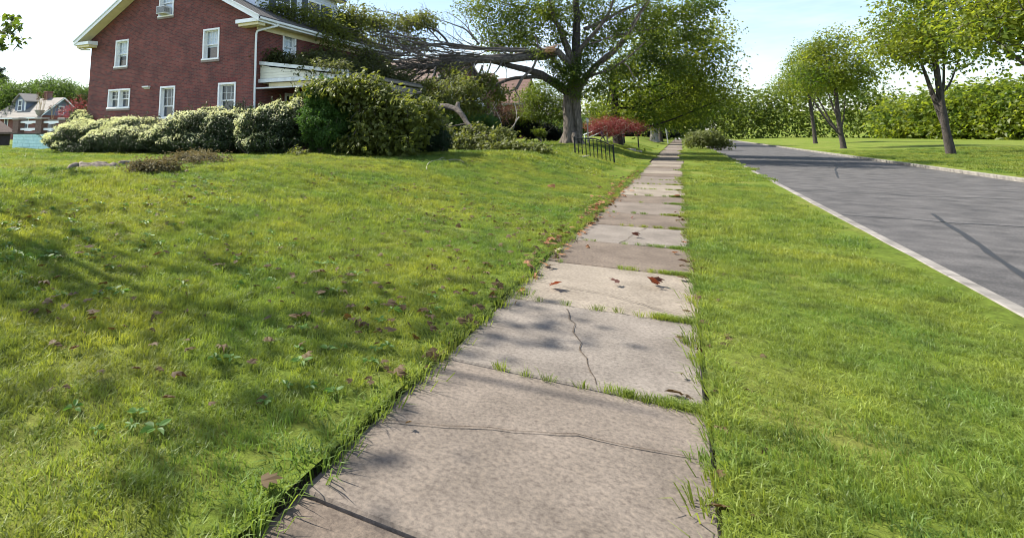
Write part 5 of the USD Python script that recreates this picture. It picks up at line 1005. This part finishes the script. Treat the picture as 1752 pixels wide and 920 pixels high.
cxx = bp(83, 160); part('chimney', [cbx(BX-5.0, BX-3.9, gp[1]-.5, gp[1]+.5, gp[2]-1, gp[2]+1.2, .05), cbx(BX-5.1, BX-3.8, gp[1]-.6, gp[1]+.6, gp[2]+1.2, gp[2]+1.4, .05)], 'brick_far_side', bh)
# garage at the left edge
GX = -52.; g0, g1, g2 = at_x(-22, 228, GX), at_x(22, 228.5, GX), at_x(10, 203, GX)
gr = thing('garage', 'low garage with a brown hipped roof and dark doors at the left edge', 'garage', (GX-3, (g0[1]+g1[1])/2, .3))
gy0, gy1, gze, gzr = g0[1], g1[1]-.2, g1[2], g2[2]; gm_ = (gy0+gy1)/2
part('wall', bx(GX-6, GX, gy0, gy1, .2, gze), 'dark_wood', gr)
part('roof', hull([(GX+.3, gy0-.3, gze), (GX+.3, gy1+.3, gze), (GX-6.3, gy0-.3, gze), (GX-6.3, gy1+.3, gze), (GX+.3, gy0-.3, gze+.12), (GX+.3, gy1+.3, gze+.12), (GX-1.4, gy0+1.3, gzr), (GX-1.4, gy1-.5, gzr), (GX-5, gm_, gzr)]), 'roof_brown', gr)
part('fascia', [bx(GX+.302, GX+.34, gy0-.3, gy1+.3, gze-.06, gze+.1)], 'roof_brown', gr)
for k in range(2):
    a = gy0+.2+k*(gy1-gy0-.2)/2; b = a+(gy1-gy0-.6)/2; d = part('door', bx(GX, GX+.04, a, b, .3, gze-.3), 'dark_wood', gr); part('door_panel', [bx(GX+.042, GX+.06, a+.1, b-.1, .45+q*.5, .85+q*.5) for q in range(max(1, int((gze-.8)/.5)))], 'dark_wood', d)
# brick neighbour behind the broken limb
h2 = ridge_house('brick_house', 'brick neighbour house with a dark chimney half hidden behind the broken limb', -28, -17.2, 44.5, 55.5, .4, 6.1, 8.7, 'brick_far', 'brick_far', 'roof_brown', [(-21, -19.8, 4.6, 6.0, 'y'), (-24.5, -23.3, 4.6, 6.0, 'y'), (-21, -19.8, 1.8, 3.4, 'y'), (47.3, 48.7, 4.4, 6.0, 'x'), (51.5, 52.8, 4.4, 6.0, 'x')], .5, trim='tan_siding')
ch = [at_y(x, 100, 44.3)[0] for x in (756, 779)]
part('chimney', [cbx(ch[0], ch[1], 43.6, 44.48, .4, at_y(766, 97, 44.3)[2], .03), cbx(ch[0]-.1, ch[1]+.1, 43.52, 44.6, at_y(766, 97, 44.3)[2], at_y(766, 94.5, 44.3)[2], .03)], 'dark_brick', h2)
for x in (752, 773, 786):
    q = at_y(x, 145, 43); part('porch_column', tube(np.array([[q[0], 43, .5], [q[0], 43, at_y(x, 128, 43)[2]]]), [.15, .12], 12), 'white_paint', h2)
q0, q1, q2 = at_y(791, 181, 43.5), at_y(812, 181, 43.5), at_y(801.5, 162, 43.5)
pg = part('porch_gable', prism_y(Polygon([(q0[0], q0[2]), (q1[0], q1[2]), (q2[0], q2[2])]), 43.3, 43.6), 'white_siding', h2)
for s, q in ((-1, q0), (1, q1)): part('porch_gable_roof', hull([(q[0]+s*.1, y, q[2]-.1) for y in (43.2, 46)]+[(q[0]+s*.16, y, q[2]+.02) for y in (43.2, 46)]+[(q2[0], y, q2[2]+.02) for y in (43.2, 46)]+[(q2[0], y, q2[2]+.18) for y in (43.2, 46)]), 'white_paint', pg)
part('porch_gable_vent', bx(q2[0]-.18, q2[0]+.18, 43.28, 43.299, q0[2]+.25, q0[2]+.6), 'screen_mesh', pg)
h3 = ridge_house('brown_house', 'brown roofed house between the brick neighbour and the red roofed house', -26, -19.3, 62, 70, .5, 6.0, 8.6, 'brick_far', 'brick_far', 'roof_brown', [(65, 66.2, 3.6, 5.2, 'x'), (-22, -20.9, 3.6, 5.2, 'y')], .5, trim='old_fascia')
h4 = ridge_house('red_roof_house', 'far house with a red brown roof and small chimney seen under the curved branch', -30, -20.2, 84, 95, .5, 6.2, 10.2, 'brick_far', 'brick_far', 'roof_red', [(-26, -24.6, 2.6, 4.6, 'y'), (88, 89.5, 3, 5, 'x')], .5, trim='old_fascia')
q = at_y(833, 142, 86); part('chimney', cbx(q[0]-.5, q[0]+.5, 88, 89, 8, at_y(833, 141, 88.5)[2], .04), 'brick_far_side', h4)
# tar seams in the old road surface
rg = np.random.default_rng(15)
for k in range(7):
    y = 7+k*7.5+rg.uniform(-2, 2); x0, x1 = (2.7, 10.1) if k % 3 else (3+k*.7, 4.5+k*.8); n = 14; u = np.linspace(0, 1, n); c = np.stack([x0+(x1-x0)*u, y+np.cumsum(rg.normal(0, .10, n))+(0 if k % 3 else u*9), np.full(n, -.1)], 1); tt = unit(np.gradient(c, axis=0)); sd = np.stack([-tt[:, 1], tt[:, 0], tt[:, 2]*0], 1)*rg.uniform(.02, .05, (n, 1))
    i = np.arange(n-1); part('tar_seam', (np.vstack([c+sd, c-sd]), np.concatenate([np.stack([i, i+1, i+1+n], 1), np.stack([i, i+1+n, i+n], 1)])), 'tar', stage.GetPrimAtPath('/World/road'))
# trees across the street
for k, (X, Y, h, s) in enumerate(((14.5, 36, 11, 71), (15.5, 53, 13, 72), (14, 74, 12, 73), (16, 100, 14, 74))):
    simple_tree('roadside_tree', ['nearest roadside tree across the street at the right', 'second roadside tree across the street', 'third roadside tree across the street', 'farthest roadside tree across the street'][k], 'tree', X, Y, h, .28,
        [((X, Y, h*.72), (3.2, 3.2, 2.6)), ((X+1.6, Y+1, h*.62), (2.4, 2.4, 1.8)), ((X-1.7, Y-.8, h*.60), (2.4, 2.4, 1.8)), ((X+.3, Y-.6, h*.9), (2.2, 2.2, 1.7)), ((X-.6, Y+1.6, h*.66), (2.6, 2.4, 1.9))], 330, 34, .55, .24, 'maple_far', seed=s, zb=.1)
# distant tree masses that close the horizon
rg = np.random.default_rng(91)
def tree_mass(name, label, pts, h, look, n, per=26, sp=1.5, sz=.8):
    cen = []
    for k in range(n):
        u = rg.uniform(0, len(pts)-1.001); i = int(u); p = np.array(pts[i])*(1-(u-i))+np.array(pts[i+1])*(u-i); hh = h*(.55+.45*meshkit.noise(np.array([[p[0]*.09, p[1]*.09, 0]]), 4)[0]); r = rg.uniform(0, 1)**.7
        cen.append((p[0]+rg.normal(0, 2.5), p[1]+rg.normal(0, 2.5), .5+hh*r))
    m = part(name, clumps(np.array(cen), per, sp, sz, rng=rg, shape='diamond'), look); tag(m, label, 'trees', None, 'stuff')
tree_mass('distant_trees', 'distant mass of trees along the left horizon behind the houses', [(-150, 20), (-140, 60), (-110, 100), (-70, 130), (-40, 150), (-16, 175)], 8, 'back_leaf', 1300)
tree_mass('distant_trees', 'distant mass of trees closing the far end of the street', [(-20, 170), (0, 185), (20, 180), (45, 165)], 14, 'maple_leaf', 900)
tree_mass('distant_trees', 'distant mass of trees across the street along the right horizon', [(40, 160), (55, 120), (62, 80), (60, 50), (62, 20)], 11, 'maple_far', 5200)

# ------------------------------------------------------------------ grass
def proto(path, n, size, hgt, wid, rng, look):
    xy = rng.uniform(-size/2, size/2, (n, 2)); a = rng.uniform(0, 6.28, n); h = hgt*rng.uniform(.45, 1.25, n); ln = rng.normal(0, .55, (n, 2))*h[:, None]
    cl = meshkit.noise(np.c_[xy*7/size, np.zeros(n)], int(n)); h = h*(.35+1.2*cl)
    w = np.stack([np.cos(a), np.sin(a)], 1)*(wid*rng.uniform(.6, 1.3, n))[:, None]/2
    z0 = np.full(n, -.015); v = np.stack([np.c_[xy-w, z0], np.c_[xy+w, z0], np.c_[xy+ln*.35-w*.8, h*.6], np.c_[xy+ln*.35+w*.8, h*.6], np.c_[xy+ln, h*.95]], 1)
    f = np.array([[0, 1, 3], [0, 3, 2], [2, 3, 4]])[None]+np.arange(n)[:, None, None]*5
    m = usdkit.mesh(stage, path, (v.reshape(-1, 3), f.reshape(-1, 3)), MAT[look]); m.CreateDoubleSidedAttr(True)
def normal_quat(X, Y, yaw):
    e = .25; nx = -(ground(X+e, Y)-ground(X-e, Y))/(2*e); ny = -(ground(X, Y+e)-ground(X, Y-e))/(2*e)
    ax = np.stack([-ny, nx, np.zeros_like(nx)], -1); an = np.linalg.norm(ax, axis=-1); an2 = np.arctan(an)/2; ax = ax/(an[..., None]+1e-9)
    qt = np.c_[np.cos(an2), ax*np.sin(an2)[..., None]]; c, s = np.cos(yaw/2), np.sin(yaw/2)
    w = qt[:, 0]*c-qt[:, 3]*s; x = qt[:, 1]*c+qt[:, 2]*s; y = qt[:, 2]*c-qt[:, 1]*s; z = qt[:, 0]*s+qt[:, 3]*c
    return np.stack([w, x, y, z], 1)
def instancer(name, protos, pos, quat, scl, idx, kind='stuff', label=None, cat=None):
    pi = UsdGeom.PointInstancer.Define(stage, '/World/'+name); UsdGeom.Scope.Define(stage, f'/World/{name}/kinds'); paths = []
    for k, fn in enumerate(protos): pth = f'/World/{name}/kinds/tuft' if k == 0 else f'/World/{name}/kinds/tuft_{k:03d}'; fn(pth); paths.append(pth)
    pi.CreatePrototypesRel().SetTargets([Sdf.Path(p) for p in paths]); pi.CreateProtoIndicesAttr(Vt.IntArray.FromNumpy(idx.astype(np.int32)))
    pi.CreatePositionsAttr(Vt.Vec3fArray.FromNumpy(pos.astype(np.float32))); pi.CreateOrientationsAttr(Vt.QuathArray([Gf.Quath(*map(float, q)) for q in quat])); pi.CreateScalesAttr(Vt.Vec3fArray.FromNumpy(scl.astype(np.float32)))
    tag(pi.GetPrim(), label, cat, None, kind)
def patches(sz, dmin, dmax, rng):
    g = np.arange(-60, 60, sz*.9); X, Y = np.meshgrid(g, np.arange(.5, 66, sz*.9)); X, Y = X.ravel()+rng.uniform(-.2, .2, X.size)*sz, Y.ravel()+rng.uniform(-.2, .2, X.size)*sz
    d = np.hypot(X, Y); r = X*RGT[0]+Y*RGT[1]; fz = X*FWD[0]+Y*FWD[1]; fz = fz/math.cos(PITCH)
    k = (d >= dmin) & (d < dmax) & (r > -.66*fz-1.2) & (r < 1.24*fz+1.2)
    lawn = X < WL-sz*.42; ver = (X > WR+sz*.40) & (X < 2.42-sz*.40); far = (X > 10.36+sz*.5) & (X < 40)
    hs = (X < -11.5) & (Y > 19.3) & (X > -29.2) & (Y < 33.5)
    k &= (lawn | ver | far) & ~hs
    return X[k], Y[k]
rg = np.random.default_rng(77)
for nm, sz, d0, d1, n, h, w, pal in (('near', .45, 0, 9.5, 1150, .060, .0055, 4), ('middle', .7, 9.2, 21, 1300, .070, .010, 4), ('far', 1.4, 20.5, 66, 1500, .085, .024, 3)):
    X, Y = patches(sz, d0, d1, rg); Z = np.where(X > 10, .02+.5*smooth(12, 22, X), ground(X, Y)); N = len(X)
    pos = np.stack([X, Y, Z], 1); q = normal_quat(X, Y, rg.uniform(0, 6.28, N)); hv = .45+1.05*meshkit.fbm(np.stack([X*.8, Y*.8, X*0], 1), 3, 6); hv = np.where(np.abs(X) < 4, hv*.9, hv)
    instancer('grass', [lambda p, s=k: proto(p, n, sz*1.12, h, w, np.random.default_rng(100+s), 'grass_blade') for k in range(pal)], pos, q, np.stack([np.ones(N), np.ones(N), hv], 1), rg.integers(0, pal, N),
              label='mown lawn grass nearest the viewer' if nm == 'near' else ('mown lawn grass across the middle of the lawn' if nm == 'middle' else 'mown lawn grass in the distance'), cat='grass') if nm == 'near' else \
    instancer('grass_'+('001' if nm == 'middle' else '002'), [lambda p, s=k: proto(p, n, sz*1.12, h, w, np.random.default_rng(200+s), 'grass_blade') for k in range(pal)], pos, q, np.stack([np.ones(N), np.ones(N), hv], 1), rg.integers(0, pal, N),
              label='mown lawn grass across the middle of the lawn' if nm == 'middle' else 'mown lawn grass in the distance', cat='grass')
# ragged grass hanging over both edges of the pavement and growing in the joints
ed = []
for Y in np.arange(1.2, 34, .035):
    for side in (0, 1):
        if rg.uniform() < (.9 if side == 0 else .75): ed.append(((WL if side == 0 else WR)+(-1 if side == 0 else 1)*rg.normal(.05, .05), Y+rg.normal(0, .03)))
for y in J[3:14]:
    for x in rg.uniform(-.55, 0, 26)**1.0: ed.append((x*rg.uniform(.2, 1)**1, y+rg.normal(0, .012)))
    for x in rg.uniform(-1.6, 0, 9): ed.append((x, y+rg.normal(0, .01)))
ed = np.array(ed); N = len(ed)
def tuft(p, s):
    r = np.random.default_rng(s); n = 34; xy = r.normal(0, .035, (n, 2)); a = r.uniform(0, 6.28, n); h = r.uniform(.03, .085, n); ln = xy*1.1+r.normal(0, .025, (n, 2)); w = np.stack([np.cos(a), np.sin(a)], 1)*.003
    z0 = np.full(n, -.03); v = np.stack([np.c_[xy-w, z0], np.c_[xy+w, z0], np.c_[xy+ln*.4-w, h*.65], np.c_[xy+ln*.4+w, h*.65], np.c_[xy+ln, h*.8]], 1)
    usdkit.mesh(stage, p, (v.reshape(-1, 3), (np.array([[0, 1, 3], [0, 3, 2], [2, 3, 4]])[None]+np.arange(n)[:, None, None]*5).reshape(-1, 3)), MAT['grass_blade']).CreateDoubleSidedAttr(True)
sc = np.where(np.isin(np.arange(N), np.arange(N-35*11, N)), .55, rg.uniform(.7, 1.3, N)); sc = sc[:, None]*np.ones(3)
instancer('edge_grass', [lambda p, s=k: tuft(p, 300+s) for k in range(4)], np.c_[ed, np.full(N, .01)], normal_quat(np.full(N, 5.), np.full(N, 5.), rg.uniform(0, 6.28, N)), sc, rg.integers(0, 4, N), label='ragged grass along the pavement edges and joints', cat='grass')
# broad leaved weeds
X = rg.uniform(-12, -1.9, 1100); Y = rg.uniform(2, 13, 1100); k = meshkit.fbm(np.stack([X*.6, Y*.6, X*0], 1), 2, 15) > .47; X, Y = X[k], Y[k]; N = len(X)
def rosette(p, s):
    r = np.random.default_rng(s); n = 9; a = r.uniform(0, 6.28, n); d = np.stack([np.cos(a), np.sin(a), np.full(n, .35)], 1); v, f = leaves(np.c_[d[:, :2]*.012, np.full(n, .03)], np.array([0, 0, 1.]), .062, r, 'oval', .15, d, .97)
    usdkit.mesh(stage, p, (v, f), MAT['weed_leaf']).CreateDoubleSidedAttr(True)
instancer('weeds', [lambda p, s=k: rosette(p, 400+s) for k in range(4)], np.stack([X, Y, ground(X, Y)+.015], 1), normal_quat(X, Y, rg.uniform(0, 6.28, N)), rg.uniform(.5, 1.15, N)[:, None]*np.ones(3), rg.integers(0, 4, N), label='small broad leaved weeds scattered through the near lawn', cat='weeds')
# fallen leaves: litter as one, the ones that show on the pavement each on its own
def dead_leaf(r, s, c): return leaves(np.array([c]), np.array([0, 0, .9]), s, r, 'maple', .35, np.array([1, 0, .2]), .2)
lx = rg.uniform(-26, -1.7, 6000); ly = rg.uniform(2, 24, 6000); kk = meshkit.fbm(np.stack([lx*.8, ly*.8, lx*0], 1), 3, 44) > .53; lx, ly = lx[kk], ly[kk]
X = np.concatenate([lx, rg.uniform(-8, -1.7, 260), WL+rg.normal(-.05, .12, 260), WR+rg.normal(.06, .12, 200)]); Y = np.concatenate([ly, rg.uniform(2, 9, 260), rg.uniform(3, 26, 260), rg.uniform(3, 26, 200)]); N = len(X)
def lit(p, s):
    r = np.random.default_rng(s); usdkit.mesh(stage, p, dead_leaf(r, .075, np.zeros(3)), MAT['dry_leaf']).CreateDoubleSidedAttr(True)
Zl = np.where(X > WL, .035, ground(X, Y)+.045)
instancer('leaf_litter', [lambda p, s=k: lit(p, 500+s) for k in range(9)], np.stack([X, Y, Zl], 1), normal_quat(np.full(N, 5.), np.full(N, 5.), rg.uniform(0, 6.28, N)), rg.uniform(.5, 1.2, N)[:, None]*np.ones(3), rg.integers(0, 9, N), label='brown fallen leaves strewn over the lawn and path edges', cat='fallen leaves')
Y = np.abs(rg.normal(0, 1, 240))*5+rg.uniform(5.5, 16, 240); X = WL+rg.normal(.03, .075, 240)*np.where(rg.uniform(size=240) < .8, 1, 2.2)
def drift(p, s):
    r = np.random.default_rng(s); usdkit.mesh(stage, p, dead_leaf(r, .11, np.zeros(3)), MAT['leaf_brown']).CreateDoubleSidedAttr(True)
leafy('leaf_brown', [(0, (.26, .13, .06)), (1, (.46, .29, .14))], .7, .25)
instancer('leaf_drift', [lambda p, s=k: drift(p, 700+s) for k in range(9)], np.stack([X, Y, np.where(X > WL, .03, ground(X, Y)+.06)], 1), normal_quat(np.full(240, 5.), np.full(240, 5.), rg.uniform(0, 6.28, 240)), rg.uniform(.5, 1.25, 240)[:, None]*np.ones(3), rg.integers(0, 9, 240), label='drift of light brown leaves along the left edge of the pavement', cat='fallen leaves')
LV = [(953, 428, .15, 'pale', 'at the left edge of the dark slab, beside the grass'), (930, 452, .15, 'brown', 'at the left edge of the dark slab, below the cream leaf'), (953, 489, .17, 'red', 'on the left part of the pale stained slab'),
 (1114, 484, .16, 'dark', 'on the right part of the pale stained slab'), (1126, 489, .13, 'red', 'touching the dark leaf on the pale stained slab'), (1085, 404, .10, 'dark', 'in the middle of the grey slab'), (1165, 404, .10, 'dark', 'near the right edge of the grey slab'),
 (1176, 418, .09, 'brown', 'at the right edge of the grey slab by the verge'), (1082, 372, .08, 'dark', 'in the middle of the slab beyond the grey one'), (1060, 486, .11, 'dark', 'in the middle of the pale stained slab'), (1155, 433, .11, 'brown', 'on the weedy joint in front of the grey slab'),
 (1180, 452, .12, 'dark', 'at the right edge of the dark slab'), (938, 322, .16, 'brown', 'on the sunlit lawn, left one of a pair'), (950, 324, .17, 'brown', 'on the sunlit lawn, right one of a pair'), (934, 386, .13, 'red', 'on the lawn midway up the left side of the pavement'),
 (1046, 345, .16, 'brown', 'in the drift of leaves along the left pavement edge'), (1163, 336, .14, 'brown', 'at the right pavement edge far up the path'), (1158, 364, .12, 'dark', 'at the right pavement edge halfway up the path')]
leafy('leaf_pale', [(0, (.50, .44, .28)), (1, (.62, .56, .38))], .7, .2); leafy('leaf_red', [(0, (.22, .07, .03)), (1, (.33, .13, .06))], .7, .2); leafy('leaf_dark', [(0, (.10, .045, .03)), (1, (.17, .09, .05))], .7, .2)
rg = np.random.default_rng(600)
for x, y, s, c, place in LV:
    d = ray(x, y); q = CAM+d*((.02-EYE)/d[2])
    if q[0] < WL: q = on_ground(x, y, .06)
    tone_ = {'pale': 'cream coloured', 'brown': 'light brown', 'red': 'reddish brown', 'dark': 'dark brown'}[c]
    part('fallen_leaf', dead_leaf(rg, s, q+np.array([0, 0, .02])), 'leaf_'+c, None, label=f'{tone_} curled leaf {place}', cat='leaf', group='single fallen leaves by the pavement')
